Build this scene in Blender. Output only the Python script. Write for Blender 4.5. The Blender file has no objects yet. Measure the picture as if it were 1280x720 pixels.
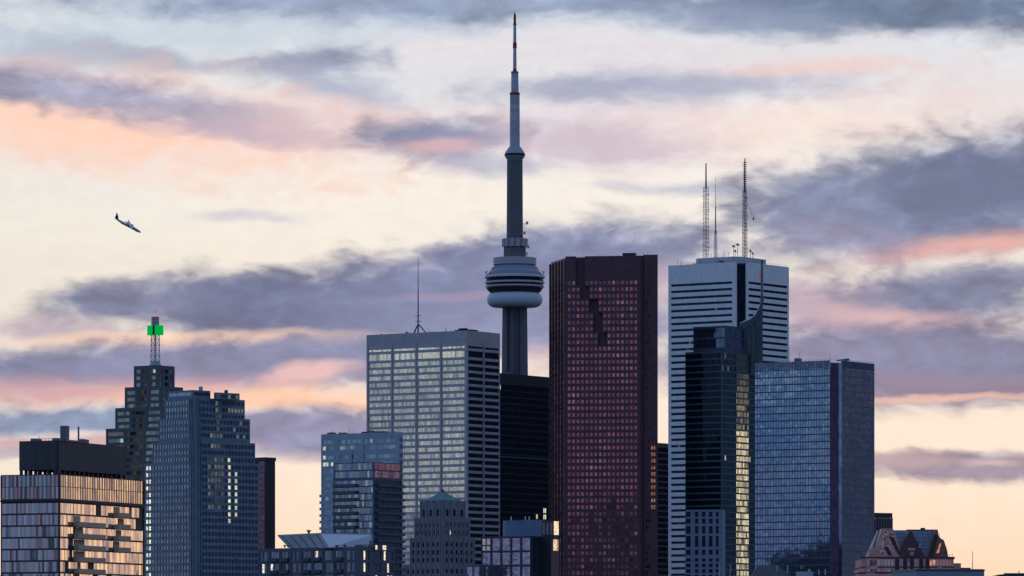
import bpy, math, random
from math import radians as R, sin, cos, atan, degrees, pi
random.seed(7)
S = bpy.context.scene
COL = S.collection

# ------------------------------------------------------------------ camera
F = 6600.0      # focal length in photo pixels (1280 wide)
HY = 862.0      # horizon line of the photo (below its lower edge)
CZ = 40.0       # eye height over the city ground
cam = bpy.data.cameras.new('camera')
cam_o = bpy.data.objects.new('camera', cam); COL.objects.link(cam_o)
cam_o.location = (0, 0, CZ); cam_o.rotation_euler = (R(90), 0, 0)
cam.sensor_width = 36; cam.lens = 36 * F / 1280
cam.shift_y = (HY - 360) / 1280
cam.clip_start = 1; cam.clip_end = 90000
S.camera = cam_o

def lin(c):
    return tuple(((v / 255) / 12.92 if v <= 10 else ((v / 255 + .055) / 1.055) ** 2.4) for v in c)

def azel(px, py):
    a = math.atan2(px - 640, F)
    e = math.atan2((HY - py) * cos(a), F)
    return degrees(a), degrees(e)
PD = 1 / F * 57.2958

# ------------------------------------------------------------------ node helper
class G:
    def __init__(s, nt): s.nt = nt
    def n(s, t, **k):
        nd = s.nt.nodes.new(t)
        for a, b in k.items(): setattr(nd, a, b)
        return nd
    def put(s, sock, v):
        if isinstance(v, bpy.types.NodeSocket): s.nt.links.new(v, sock)
        elif v is not None:
            if isinstance(v, tuple) and len(v) == 3 and sock.type == 'RGBA': v = (*v, 1)
            sock.default_value = v
    def m(s, op, a, b=None, c=None, clamp=False):
        nd = s.n('ShaderNodeMath', operation=op, use_clamp=clamp)
        s.put(nd.inputs[0], a); s.put(nd.inputs[1], b); s.put(nd.inputs[2], c)
        return nd.outputs[0]
    def v(s, op, a, b=None, sc=None):
        nd = s.n('ShaderNodeVectorMath', operation=op)
        s.put(nd.inputs[0], a); s.put(nd.inputs[1], b)
        if sc is not None: s.put(nd.inputs[3], sc)
        return nd.outputs['Value'] if op in ('LENGTH', 'DOT_PRODUCT') else nd.outputs[0]
    def mix(s, f, a, b):
        nd = s.n('ShaderNodeMix', data_type='RGBA', clamp_factor=True)
        s.put(nd.inputs[0], f); s.put(nd.inputs[6], a); s.put(nd.inputs[7], b)
        return nd.outputs[2]
    def xyz(s, x, y, z):
        nd = s.n('ShaderNodeCombineXYZ')
        s.put(nd.inputs[0], x); s.put(nd.inputs[1], y); s.put(nd.inputs[2], z)
        return nd.outputs[0]
    def sep(s, v):
        nd = s.n('ShaderNodeSeparateXYZ'); s.put(nd.inputs[0], v); return nd.outputs
    def noise(s, v, scale, detail=6, rough=.55):
        nd = s.n('ShaderNodeTexNoise')
        s.put(nd.inputs['Vector'], v); nd.inputs['Scale'].default_value = scale
        nd.inputs['Detail'].default_value = detail; nd.inputs['Roughness'].default_value = rough
        return nd.outputs
    def ss(s, x, a, b, to0=0.0, to1=1.0):
        nd = s.n('ShaderNodeMapRange', interpolation_type='SMOOTHSTEP')
        s.put(nd.inputs[0], x)
        for i, q in ((1, a), (2, b), (3, to0), (4, to1)): s.put(nd.inputs[i], float(q))
        return nd.outputs[0]
    def ramp(s, x, stops):
        nd = s.n('ShaderNodeValToRGB'); s.put(nd.inputs[0], x)
        cr = nd.color_ramp
        while len(cr.elements) < len(stops): cr.elements.new(.5)
        for e, (p, c) in zip(cr.elements, stops): e.position = p; e.color = (*c, 1)
        return nd.outputs[0]

# ------------------------------------------------------------------ world: dusk sky with cloud banks
W = bpy.data.worlds.new('World'); S.world = W; W.use_nodes = True
nt = W.node_tree; nt.nodes.clear(); g = G(nt)
SUN_AZ, SUN_EL = 3, 1.6
d = g.n('ShaderNodeTexCoord').outputs['Generated']
x, y, z = g.sep(d)[:3]
az = g.m('MULTIPLY', g.m('ARCTAN2', x, y), 57.2958)
el = g.m('MULTIPLY', g.m('ARCSINE', z), 57.2958)
P0 = g.xyz(az, el, 0)
w1 = g.noise(g.v('MULTIPLY', P0, (.8, 2.4, 1)), 1, 4)['Color']
w2 = g.noise(g.v('MULTIPLY', P0, (2.6, 7, 1)), 1, 4, .5)['Color']
wv = g.v('ADD', g.v('MULTIPLY', g.v('SUBTRACT', w1, (.5, .5, .5)), (.8, .24, 0)),
         g.v('MULTIPLY', g.v('SUBTRACT', w2, (.5, .5, .5)), (.24, .07, 0)))
P = g.v('ADD', P0, wv)
f1 = g.noise(g.v('MULTIPLY', P, (1.4, 2.7, 1)), 1, 5, .5)['Fac']
f2 = g.noise(g.v('ADD', g.v('MULTIPLY', P, (4.2, 7.5, 1)), (31, 7, 0)), 1, 5, .45)['Fac']
f1c = g.m('SUBTRACT', f1, .5); f2c = g.m('SUBTRACT', f2, .5)
fe = g.m('ADD', g.m('MULTIPLY', f1c, 1.25), g.m('MULTIPLY', f2c, .55))
sky = g.n('ShaderNodeTexSky', sky_type='NISHITA', sun_disc=False)
sky.sun_elevation = R(SUN_EL); sky.sun_rotation = R(SUN_AZ); sky.air_density = 1.2; sky.dust_density = 1.5
base = g.ramp(g.m('DIVIDE', el, 8.0), [
    (0.0, lin((240, 205, 165))), (.20, lin((249, 224, 196))), (.30, lin((251, 233, 214))),
    (.50, lin((242, 230, 214))), (.62, lin((244, 238, 226))), (.70, lin((243, 240, 232))), (.80, lin((232, 235, 236))), (.93, lin((214, 224, 234)))])
# left side is a little duller and greener, right side warmer
base = g.mix(g.ss(az, -1, -6, 0, .35), base, lin((222, 222, 214)))
base = g.mix(g.ss(f1, .40, .74, 0, .15), base, lin((196, 194, 208)))
GREY = (112, 118, 148); PURP = (138, 126, 150); PINK = (240, 196, 178); ORNG = (250, 200, 168)
# cx, cy, rx, ry (photo pixels), tilt deg, softness 0..1, colour, alpha
CL = [
 # thin high cloud
 (900, 90, 420, 60, 2, 1.0, (214, 198, 208), .4),
 (760, 170, 260, 60, -3, 1.0, (204, 190, 206), .55),
 (1010, 160, 330, 44, 2, 1.0, (244, 216, 204), .5),
 (1240, 125, 200, 50, 0, 1.0, (222, 206, 208), .5),
 (560, 60, 320, 34, 2, .9, (226, 212, 216), .4),
 (300, 30, 460, 44, 3, .9, (184, 196, 214), .6),
 (480, 110, 300, 60, 2, 1.0, (206, 208, 220), .45),
 (60, 62, 170, 30, -8, .9, (168, 180, 202), .6),
 # top grey banks
 (560, 2, 620, 28, 0, .7, (140, 152, 182), .95),
 (1130, 8, 360, 36, -1, .6, (104, 120, 150), 1.0),
 (900, 22, 200, 22, -3, .8, (140, 150, 180), .8),
 (380, 80, 120, 26, 6, .8, (134, 144, 174), .85),
 (200, 76, 110, 18, -6, .8, (150, 158, 184), .8),
 (430, 112, 100, 22, -14, .8, (160, 164, 190), .8),
 (860, 108, 220, 26, 2, .8, (160, 164, 190), .8),
 (720, 112, 140, 20, 3, .8, (160, 162, 188), .7),
 (1030, 82, 160, 14, 0, .8, (228, 200, 194), .7),
 (60, 74, 130, 30, 3, 1.0, (156, 166, 192), .7),
 # pink bank at left
 (130, 152, 460, 78, -5, .9, (242, 206, 192), .95),
 (90, 158, 240, 34, -4, 1.0, (248, 208, 188), .85),
 (60, 112, 180, 28, -6, .7, (150, 148, 176), .95),
 (220, 128, 220, 24, -8, .8, (160, 156, 182), .9),
 (330, 166, 170, 18, -4, .7, (172, 160, 184), .85),
 (480, 168, 210, 42, -6, .9, (222, 196, 198), .8),
 (545, 174, 120, 28, 0, .6, (128, 134, 164), 1.0),
 (548, 184, 66, 11, 0, .7, (214, 176, 180), .8),
 (620, 205, 90, 20, 0, .9, (164, 168, 194), .7),
 (720, 180, 190, 30, -2, .9, (190, 176, 196), .7),
 (860, 238, 110, 9, -2, .8, (176, 178, 200), .7),
 (310, 272, 90, 9, 0, .8, (196, 194, 206), .7),
 # big cloud right
 (1190, 246, 300, 84, 9, .45, (112, 122, 154), 1.0),
 (1030, 254, 110, 50, 2, .5, (122, 130, 162), 1.0),
 (1210, 232, 150, 50, 6, .8, (96, 108, 140), .8),
 (1190, 312, 170, 18, 6, .9, (206, 160, 160), .9),
 (1230, 306, 90, 8, 6, 1.0, (228, 178, 168), .6),
 (1060, 300, 100, 28, -6, .8, (146, 144, 176), .85),
 (1250, 345, 170, 24, 3, .7, (122, 126, 156), .95),
 # middle bank behind the tower
 (720, 322, 230, 52, 3, .55, (138, 144, 176), 1.0),
 (560, 372, 330, 66, 6, .35, (112, 120, 154), 1.0),
 (310, 380, 170, 46, 0, .4, (104, 112, 146), 1.0),
 (150, 378, 120, 30, 4, .55, (120, 124, 154), 1.0),
 (640, 365, 240, 70, 5, .6, (118, 126, 162), 1.0),
 (740, 405, 280, 66, 3, .9, (134, 140, 176), .9),
 (570, 368, 110, 7, 3, .8, (158, 144, 174), .6),
 (60, 412, 110, 17, 0, .8, (170, 156, 176), .8),
 (250, 426, 270, 13, 0, .7, (250, 212, 184), .95),
 (690, 450, 60, 22, 0, 1.0, (214, 184, 192), .6),
 (865, 360, 110, 36, 2, 1.0, (222, 200, 198), .6),
 # lower left banks
 (200, 458, 330, 36, 2, .45, (128, 130, 162), 1.0),
 (430, 452, 150, 34, 1, .6, (130, 134, 168), 1.0),
 (160, 490, 300, 22, 0, .8, (204, 164, 168), .95),
 (330, 500, 210, 20, 0, .8, (244, 200, 174), .95),
 (392, 467, 72, 13, 3, .6, (224, 188, 188), .95),
 (120, 528, 300, 20, 0, .45, (130, 142, 172), 1.0),
 (390, 542, 160, 32, -2, .45, (136, 136, 168), 1.0),
 (80, 556, 230, 12, 0, .7, (196, 164, 172), .9),
 (0, 566, 90, 7, 0, .6, (176, 166, 182), .8),
 # lower right banks
 (1080, 394, 200, 44, -2, .7, (178, 162, 180), 1.0),
 (1190, 372, 140, 28, -3, .55, (112, 122, 154), .95),
 (1130, 402, 120, 16, -5, .8, (216, 182, 178), .8),
 (1180, 456, 330, 54, 0, .35, (120, 122, 152), 1.0),
 (1060, 440, 180, 32, 0, .8, (128, 130, 162), .9),
 (1170, 478, 260, 16, 0, .9, (142, 128, 152), .8),
 (1150, 498, 220, 6, 1, .8, (238, 194, 176), .7),
 (1220, 584, 190, 19, -2, .35, (146, 138, 156), 1.0),
 (1110, 574, 80, 12, -3, .6, (176, 158, 166), .9),
 (1240, 580, 50, 5, -2, .8, (218, 190, 182), .6),
 (860, 470, 60, 34, -2, 1.0, (150, 148, 178), .7),
]
col = base
relc = g.m('ADD', 1.0, g.m('ADD', g.m('MULTIPLY', f1c, .8), g.m('MULTIPLY', f2c, .4)))
Pk = P
for ci, (cx, cy, rx, ry, rot, soft, c, a) in enumerate(CL):
    if ci % 8 == 7:      # keeps the node chain in order (short shader stack)
        nd = g.n('ShaderNodeVectorMath', operation='MULTIPLY_ADD'); g.put(nd.inputs[0], col); g.put(nd.inputs[1], (1e-6, 1e-6, 0)); g.put(nd.inputs[2], P); Pk = nd.outputs[0]
    a0, e0 = azel(cx, cy)
    mp = g.n('ShaderNodeMapping', vector_type='TEXTURE')
    g.put(mp.inputs[0], Pk)
    mp.inputs['Location'].default_value = (a0, e0, 0)
    mp.inputs['Rotation'].default_value = (0, 0, R(rot))
    mp.inputs['Scale'].default_value = (rx * PD * 1.1, ry * PD * 1.15, 1)
    r = g.m('ADD', g.v('LENGTH', mp.outputs[0]), g.m('MULTIPLY', fe, .50 + .35 * soft))
    k = g.ss(r, 1.16, .72 - .66 * soft, 0, a)
    if c[0] < c[2]: q_ = min(1, (c[2] - c[0]) / 20); c = (c[0] - 5 * q_, c[1] + 2 * q_, c[2] + 1 * q_)
    lm = .3 * c[0] + .6 * c[1] + .1 * c[2]; c = tuple(lm + (v_ - lm) * 1.06 + 5 for v_ in c)
    if c[0] < 170 and a > .8:
        c1 = g.v('SCALE', lin(c), sc=relc)
    else: c1 = lin(c)
    col = g.mix(k, col, c1)
# fine streaky relief in all the cloud
rel = g.m('ADD', 1.02, g.m('ADD', g.m('MULTIPLY', f2c, .10), g.m('MULTIPLY', f1c, .10)))
col = g.v('MULTIPLY', col, g.xyz(rel, rel, rel))
# the rest of the dome: blue dusk to the east with rosy cloud low down
bcl = g.noise(g.v('ADD', g.v('MULTIPLY', P, (.35, 1.3, 1)), (5, 90, 3)), 1, 7, .6)['Fac']
back = g.ramp(g.m('DIVIDE', el, 90), [
    (0, (.12, .15, .28)), (.012, (.30, .22, .34)), (.022, (.20, .28, .48)), (.05, (.22, .33, .56)),
    (.2, (.27, .41, .68)), (1, (.24, .36, .60))])
back = g.mix(g.ss(bcl, .52, .68, 0, .65), back, g.ramp(g.m('DIVIDE', el, 10), [(0, (.46, .30, .36)), (.22, (.56, .42, .46)), (.32, (.62, .62, .70)), (1, (.45, .55, .75))]))
# the right (north) part of the dome: dull violet, shaped unseen so right faces mirror it dark
b2_ = g.noise(g.v('ADD', g.v('MULTIPLY', P0, (.8, 3.0, 1)), (8, 33, 4)), 1, 5, .6)['Fac']
side = g.mix(g.ss(b2_, .48, .60, 0, .8), (.04, .065, .14), (.17, .16, .24))
b2 = g.noise(g.v('ADD', g.v('MULTIPLY', P0, (1.0, 3.4, 1)), (50, 3, 9)), 1, 6, .6)['Fac']
b2m = g.m('MULTIPLY', g.m('MULTIPLY', g.ss(az, -100, -108), g.ss(az, -124, -118)), g.ss(el, 6, 4.5))  # unseen cloud bands placed for the wide blue tower's glass to mirror
bk2 = g.mix(g.ss(el, 2.6, 3.6, 0, .5), (.09, .19, .42), (.22, .32, .50))
bk2 = g.mix(g.ss(b2, .50, .58, 0, 1), bk2, g.ramp(g.m('DIVIDE', el, 8), [(0, (.46, .30, .36)), (.25, (.50, .38, .46)), (.36, (.62, .66, .76)), (1, (.80, .82, .86))]))
back = g.mix(b2m, back, bk2)
belt = g.m('MULTIPLY', g.ss(az, -148, -156), 1.0)  # unseen rosy sky sector shaped for the granite tower's windows to mirror
back = g.mix(belt, back, g.mix(g.ss(bcl, .40, .62, 0, .35), g.ramp(g.m('DIVIDE', el, 20), [(0, (.10, .07, .14)), (.05, (.24, .13, .22)), (.16, (.28, .15, .24)), (.20, (.12, .11, .20)), (.24, (.07, .10, .20)), (1, (.22, .34, .62))]), (.45, .22, .28)))
rside = g.m('MULTIPLY', g.ss(az, 50, 62), g.ss(az, 120, 100))
rside = g.m('MULTIPLY', rside, g.ss(el, 30, 12))
back = g.mix(rside, back, side)
front = g.m('MULTIPLY', g.m('MULTIPLY', g.ss(az, -75, -45), g.ss(az, 60, 50)), g.ss(el, 28, 9))
glow = g.m('MULTIPLY', g.ss(az, 26, 40), g.ss(el, 7, 4))  # unseen gold patch added for the left-edge condo's glass to mirror
warm = g.mix(g.ss(az, 14, 30), col, (.42, .46, .58))
warm = g.mix(glow, warm, g.mix(g.ss(f1, .48, .60), (1.35, .84, .46), (.62, .36, .38)))
col = g.mix(front, back, warm)
sc = g.v('SCALE', sky.outputs[0], sc=.003)
col = g.v('ADD', g.v('SCALE', col, sc=.985), sc)
bg = g.n('ShaderNodeBackground'); g.put(bg.inputs[0], col); bg.inputs[1].default_value = 1.0
out = g.n('ShaderNodeOutputWorld'); nt.links.new(bg.outputs[0], out.inputs[0])

sun = bpy.data.lights.new('sun', 'SUN'); so = bpy.data.objects.new('sun', sun); COL.objects.link(so)
sun.energy = .4; sun.angle = R(1.5); sun.color = (1, .62, .38)
so.rotation_euler = (R(90 - SUN_EL), 0, R(180 - SUN_AZ)); so.location = (0, 0, 900)
S.view_settings.view_transform = 'Standard'; S.view_settings.look = 'None'
S.view_settings.exposure = 0; S.view_settings.gamma = 1
S.render.engine = 'CYCLES'
S.cycles.max_bounces = 5; S.cycles.glossy_bounces = 3; S.cycles.diffuse_bounces = 2
S.cycles.sample_clamp_indirect = 3

# ------------------------------------------------------------------ materials
def new_mat(name):
    m = bpy.data.materials.new(name); m.use_nodes = True; m.node_tree.nodes.clear()
    return m, G(m.node_tree)
def wall(name, c, rough=.7, var=.12, panel=None, spec=.4, metal=0.0):
    m, g = new_mat(name)
    tc = g.n('ShaderNodeTexCoord').outputs['Object']
    n1 = g.noise(tc, .06, 5)['Fac']; n2 = g.noise(g.v('MULTIPLY', tc, (1, 1, .12)), .6, 4)['Fac']
    f = g.m('ADD', 1 - var, g.m('MULTIPLY', g.m('ADD', n1, n2), var))
    if panel:
        s = g.sep(tc)
        u = g.m('FLOOR', g.m('DIVIDE', g.m('ADD', s[0], s[1]), panel[0])); w = g.m('FLOOR', g.m('DIVIDE', s[2], panel[1]))
        wn = g.n('ShaderNodeTexWhiteNoise', noise_dimensions='3D'); g.put(wn.inputs[0], g.xyz(u, w, 1))
        f = g.m('MULTIPLY', f, g.m('ADD', 1 - panel[2] / 2, g.m('MULTIPLY', wn.outputs[0], panel[2])))
    p = g.n('ShaderNodeBsdfPrincipled')
    g.put(p.inputs['Base Color'], g.v('MULTIPLY', g.xyz(f, f, f), c))
    p.inputs['Roughness'].default_value = rough; p.inputs['Specular IOR Level'].default_value = spec
    p.inputs['Metallic'].default_value = metal
    o = g.n('ShaderNodeOutputMaterial'); m.node_tree.links.new(p.outputs[0], o.inputs[0])
    return m
def glass(name, tint=(.012, .016, .025), refl=.3, rc=(1, 1, 1), rough=.05, tilt=.02, warm=(1, .78, .45), cool=(.8, .95, .7), em=1.0, wav=.006, ws=.35):
    m, g = new_mat(name)
    rnd = g.n('ShaderNodeAttribute', attribute_name='rnd').outputs['Vector']
    lit = g.n('ShaderNodeAttribute', attribute_name='lit').outputs['Fac']
    tc = g.n('ShaderNodeTexCoord').outputs['Object']
    nz = g.noise(g.v('MULTIPLY', tc, (1, 1, 2.2)), ws, 3)['Color']
    N = g.n('ShaderNodeNewGeometry').outputs['Normal']
    off = g.v('ADD', g.v('SCALE', g.v('SUBTRACT', rnd, (.5, .5, .5)), sc=tilt),
              g.v('SCALE', g.v('SUBTRACT', nz, (.5, .5, .5)), sc=wav))
    N2 = g.v('NORMALIZE', g.v('ADD', N, off))
    rs = g.sep(rnd)
    df = g.n('ShaderNodeBsdfDiffuse')
    k = g.m('ADD', .5, rs[0])
    g.put(df.inputs[0], g.v('MULTIPLY', g.xyz(k, k, k), tint))
    gl = g.n('ShaderNodeBsdfGlossy'); gl.inputs['Roughness'].default_value = rough
    g.put(gl.inputs['Color'], rc); g.put(gl.inputs['Normal'], N2)
    fr = g.n('ShaderNodeFresnel'); fr.inputs[0].default_value = 1.45
    fac = g.m('ADD', g.m('MULTIPLY', g.m('ADD', .8, g.m('MULTIPLY', rs[1], .4)), refl), g.m('MULTIPLY', fr.outputs[0], .8 - refl * .5), clamp=True)
    mx = g.n('ShaderNodeMixShader'); g.put(mx.inputs[0], fac); g.put(mx.inputs[1], df.outputs[0]); g.put(mx.inputs[2], gl.outputs[0])
    e = g.n('ShaderNodeEmission')
    g.put(e.inputs[0], g.mix(rs[2], warm, cool))
    nn = g.noise(g.v('MULTIPLY', tc, (1, 1, 1.6)), .8, 4, .7)['Fac']
    g.put(e.inputs[1], g.m('MULTIPLY', g.m('MULTIPLY', lit, g.ss(nn, .36, .60, .35, 1.25)), em))
    ad = g.n('ShaderNodeAddShader'); g.put(ad.inputs[0], mx.outputs[0]); g.put(ad.inputs[1], e.outputs[0])
    o = g.n('ShaderNodeOutputMaterial'); m.node_tree.links.new(ad.outputs[0], o.inputs[0])
    return m
def lamp(name, c, s):
    m, g = new_mat(name); e = g.n('ShaderNodeEmission'); e.inputs[0].default_value = (*c, 1); e.inputs[1].default_value = s
    o = g.n('ShaderNodeOutputMaterial'); m.node_tree.links.new(e.outputs[0], o.inputs[0]); return m

# ------------------------------------------------------------------ mesh builder
class MB:
    def __init__(s): s.v = []; s.f = []; s.rnd = []; s.lit = []; s.score = 0
    def quad(s, pts, rnd=None, lit=0.0):
        b = len(s.v); s.v += [tuple(p) for p in pts]; s.f.append(tuple(range(b, b + len(pts))))
        s.rnd.append(rnd or (random.random(), random.random(), random.random())); s.lit.append(lit)
    def hexa(s, p, lit=0.0):      # 8 points: bottom ring 0-3, top ring 4-7
        b = len(s.v); s.v += [tuple(q) for q in p]; rn = (random.random(), random.random(), random.random())
        for f in ((3, 2, 1, 0), (4, 5, 6, 7), (0, 1, 5, 4), (1, 2, 6, 5), (2, 3, 7, 6), (3, 0, 4, 7)):
            s.f.append(tuple(b + i for i in f)); s.rnd.append(rn); s.lit.append(lit)
    def box(s, x0, x1, y0, y1, z0, z1, lit=0.0):
        s.hexa([(x0, y0, z0), (x1, y0, z0), (x1, y1, z0), (x0, y1, z0), (x0, y0, z1), (x1, y0, z1), (x1, y1, z1), (x0, y1, z1)], lit)
    def prism(s, pts, z0, z1):    # plan polygon, counter-clockwise
        n = len(pts); b = len(s.v)
        s.v += [(p[0], p[1], z0) for p in pts] + [(p[0], p[1], z1) for p in pts]
        fs = [tuple(b + i for i in reversed(range(n))), tuple(b + n + i for i in range(n))]
        fs += [(b + i, b + (i + 1) % n, b + n + (i + 1) % n, b + n + i) for i in range(n)]
        for f in fs: s.f.append(f); s.rnd.append((.5, .5, .5)); s.lit.append(0.)
    def loft(s, rings, cap=True):
        n = len(rings[0]); b = len(s.v); fs = []
        for r in rings: s.v += [tuple(p) for p in r]
        for k in range(len(rings) - 1):
            for i in range(n):
                j = (i + 1) % n; fs.append((b + k * n + i, b + k * n + j, b + (k + 1) * n + j, b + (k + 1) * n + i))
        if cap: fs.append(tuple(b + i for i in reversed(range(n)))); fs.append(tuple(b + (len(rings) - 1) * n + i for i in range(n)))
        for f in fs: s.f.append(f); s.rnd.append((random.random(), random.random(), random.random())); s.lit.append(0.)
    def lathe(s, prof, n=48, cx=0, cy=0, cap=True):
        s.loft([[(cx + r * cos(2 * pi * i / n), cy + r * sin(2 * pi * i / n), z) for i in range(n)] for r, z in prof], cap)
    def tube(s, a, b, r0, r1=None, n=6):
        from mathutils import Vector
        r1 = r0 if r1 is None else r1
        a = Vector(a); b = Vector(b); t = (b - a).normalized()
        u = t.orthogonal().normalized(); w = t.cross(u)
        s.loft([[tuple(p + (u * cos(2 * pi * i / n) + w * sin(2 * pi * i / n)) * r) for i in range(n)] for p, r in ((a, r0), (b, r1))])
    def add(s, o):
        b = len(s.v); s.v += o.v; s.f += [tuple(i + b for i in f) for f in o.f]; s.rnd += o.rnd; s.lit += o.lit
    def slab(s, fc, u0, u1, z0, z1, d0, d1):
        if u1 - u0 < 1e-4 or z1 - z0 < 1e-4: return
        q = [fc.p(u, d_) for u, d_ in ((u0, d1), (u1, d1), (u1, d0), (u0, d0))]
        s.hexa([(a, b, z0) for a, b in q] + [(a, b, z1) for a, b in q])
    def grid(s, fc, u0, u1, z0, z1, d_, nu, nz, lit=None):
        for i in range(nu):
            for j in range(nz):
                a, b = u0 + (u1 - u0) * i / nu, u0 + (u1 - u0) * (i + 1) / nu
                c, e = z0 + (z1 - z0) * j / nz, z0 + (z1 - z0) * (j + 1) / nz
                A, B = fc.p(a, d_), fc.p(b, d_)
                l = 0.0
                if lit: l = lit(*fc.photo((a + b) / 2, (c + e) / 2))
                s.quad([(*A, c), (*B, c), (*B, e), (*A, e)], None, l)
        s.score += abs(u1 - u0) * abs(z1 - z0) * fc.vis
    def build(s, name, mat, parent=None, smooth=False):
        me = bpy.data.meshes.new(name); me.from_pydata(s.v, [], s.f)
        a = me.attributes.new('rnd', 'FLOAT_VECTOR', 'FACE'); a.data.foreach_set('vector', [c for r in s.rnd for c in r])
        a = me.attributes.new('lit', 'FLOAT', 'FACE'); a.data.foreach_set('value', s.lit)
        me.materials.append(mat)
        if smooth:
            me.polygons.foreach_set('use_smooth', [True] * len(me.polygons))
            me.set_sharp_from_angle(angle=R(35))
        me.update()
        o = bpy.data.objects.new(name, me); COL.objects.link(o)
        if parent: o.parent = parent
        return o

def X(px, D): return (px - 640) / F * D
def Z(py, D): return CZ + (HY - py) / F * D

class Face:
    def __init__(s, root, o, u, n, length):
        s.r = root; s.o = o; s.u = u; s.n = n; s.len = length
        c, w = root['_c'], root['_s']
        s.vis = max(.05, abs(n[0] * w - n[1] * c))
    def p(s, u, d_): return (s.o[0] + s.u[0] * u + s.n[0] * d_, s.o[1] + s.u[1] * u + s.n[1] * d_)
    def photo(s, u, z):
        a, b = s.p(u, 0); c, w = s.r['_c'], s.r['_s']
        wx = s.r.location.x + a * c + b * w; wy = s.r.location.y - a * w + b * c
        return 640 + wx / wy * F, HY - (z - CZ) / wy * F

def thing(name, label, cat, px, D, th=0.0, group=None):
    o = bpy.data.objects.new(name, None); COL.objects.link(o)
    o.location = (X(px, D), D, 0); o.rotation_euler = (0, 0, -R(th))
    o['label'] = label; o['category'] = cat
    if group: o['group'] = group
    o['_c'] = cos(R(th)); o['_s'] = sin(R(th)); ROOTS.append(o)
    return o
ROOTS = []
class Tier:      # box whose near corner stands at photo x = c, distance D, and whose faces end at photo x = l and r
    def __init__(s, root, c, D, l, r):
        co, si = root['_c'], root['_s']
        wx, wy = X(c, D) - root.location.x, D - root.location.y
        s.x1 = co * wx - si * wy; s.y0 = si * wx + co * wy
        cx = X(c, D); ul, ur = (l - 640) / F, (r - 640) / F
        s.L = (cx - ul * D) / (co + ul * si); s.W = (ur * D - cx) / (si - ur * co)
        s.x0 = s.x1 - s.L; s.y1 = s.y0 + s.W; s.D = D; s.root = root
        s.fl = Face(root, (s.x0, s.y0), (1, 0), (0, -1), s.L)
        s.fr = Face(root, (s.x1, s.y0), (0, 1), (1, 0), s.W)
        s.fb = Face(root, (s.x1, s.y1), (-1, 0), (0, 1), s.L)
        s.fw = Face(root, (s.x0, s.y1), (0, -1), (-1, 0), s.W)
    def z(s, py): return Z(py, s.D)
    def core(s, mb, z0, z1, i=0.0): mb.box(s.x0 + i, s.x1 - i, s.y0 + i, s.y1 - i, z0, z1)
    def ring(s, mb, z0, z1, t, out=0.0):   # parapet / band ring round the box, from its faces outwards
        a = t + out
        mb.box(s.x0 - a, s.x1 + a, s.y0 - a, s.y0 - out, z0, z1); mb.box(s.x0 - a, s.x1 + a, s.y1 + out, s.y1 + a, z0, z1)
        mb.box(s.x0 - a, s.x0 - out, s.y0 - out, s.y1 + out, z0, z1); mb.box(s.x1 + out, s.x1 + a, s.y0 - out, s.y1 + out, z0, z1)

def clad(mb, fc, rows, bays, t, zlo, zhi, ext=0.0, ext0=0.0):
    """wall slabs around window openings: rows = [(z0, z1)] ascending, bays = [(u0, u1)] ascending"""
    zz = zlo
    for a, b in rows:
        mb.slab(fc, -ext0, fc.len + ext, zz, a, 0, t); zz = b
        uu = -ext0
        for p, q in bays:
            mb.slab(fc, uu, p, a, b, 0, t); uu = q
        mb.slab(fc, uu, fc.len + ext, a, b, 0, t)
    mb.slab(fc, -ext0, fc.len + ext, zz, zhi, 0, t)
def openings(wins, fc, rows, bays, pw, d_=.05, nz=1, lit=None):
    for a, b in rows:
        for p, q in bays:
            w = MB(); w.grid(fc, p, q, a, b, d_, max(1, round((q - p) / pw)), nz, lit); wins.append(w)
def put_windows(wins, root, mat, name='window'):
    wins = [w for w in wins if w.f]
    wins.sort(key=lambda w: -w.score)
    for w in wins[:100]: w.build(name, mat, root)
    if len(wins) > 100:
        r = MB()
        for w in wins[100:]: r.add(w)
        o = r.build(name, mat, root); o['kind'] = 'stuff'
def bays_even(L, n, m0, gap, m1=None):
    m1 = m0 if m1 is None else m1
    w = (L - m0 - m1 - gap * (n - 1)) / n
    return [(m0 + i * (w + gap), m0 + i * (w + gap) + w) for i in range(n)]
def rows_down(ztop, pitch, h, zmin, n=999):
    r = []; z_ = ztop
    while z_ - h > zmin and len(r) < n: r.append((z_ - h, z_)); z_ -= pitch
    return r[::-1]

def lattice(mb, cx, cy, z0, z1, w0, w1, step, rad, br=None):
    """square lattice mast"""
    br = br or rad * .7; n = max(2, int((z1 - z0) / step)); prev = None
    for k in range(n + 1):
        t = k / n; h = (w0 + (w1 - w0) * t) / 2; zz = z0 + (z1 - z0) * t
        q = [(cx - h, cy - h, zz), (cx + h, cy - h, zz), (cx + h, cy + h, zz), (cx - h, cy + h, zz)]
        for i in range(4): mb.tube(q[i], q[(i + 1) % 4], br, n=4)
        if prev:
            for i in range(4):
                mb.tube(prev[i], q[i], rad, n=4); mb.tube(prev[i], q[(i + 1) % 4], br, n=4)
        prev = q

# ------------------------------------------------------------------ ground
gm, gg = new_mat('city_ground')
tc = gg.n('ShaderNodeTexCoord').outputs['Object']
nz_ = gg.noise(tc, .01, 6)['Fac']
pb = gg.n('ShaderNodeBsdfPrincipled'); gg.put(pb.inputs['Base Color'], gg.mix(nz_, (.035, .05, .03), (.08, .08, .085)))
pb.inputs['Roughness'].default_value = .9
oo = gg.n('ShaderNodeOutputMaterial'); gm.node_tree.links.new(pb.outputs[0], oo.inputs[0])
mb = MB(); mb.quad([(-45000, -20000, 0), (45000, -20000, 0), (45000, 70000, 0), (-45000, 70000, 0)])
o = mb.build('ground', gm); o['kind'] = 'structure'

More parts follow.
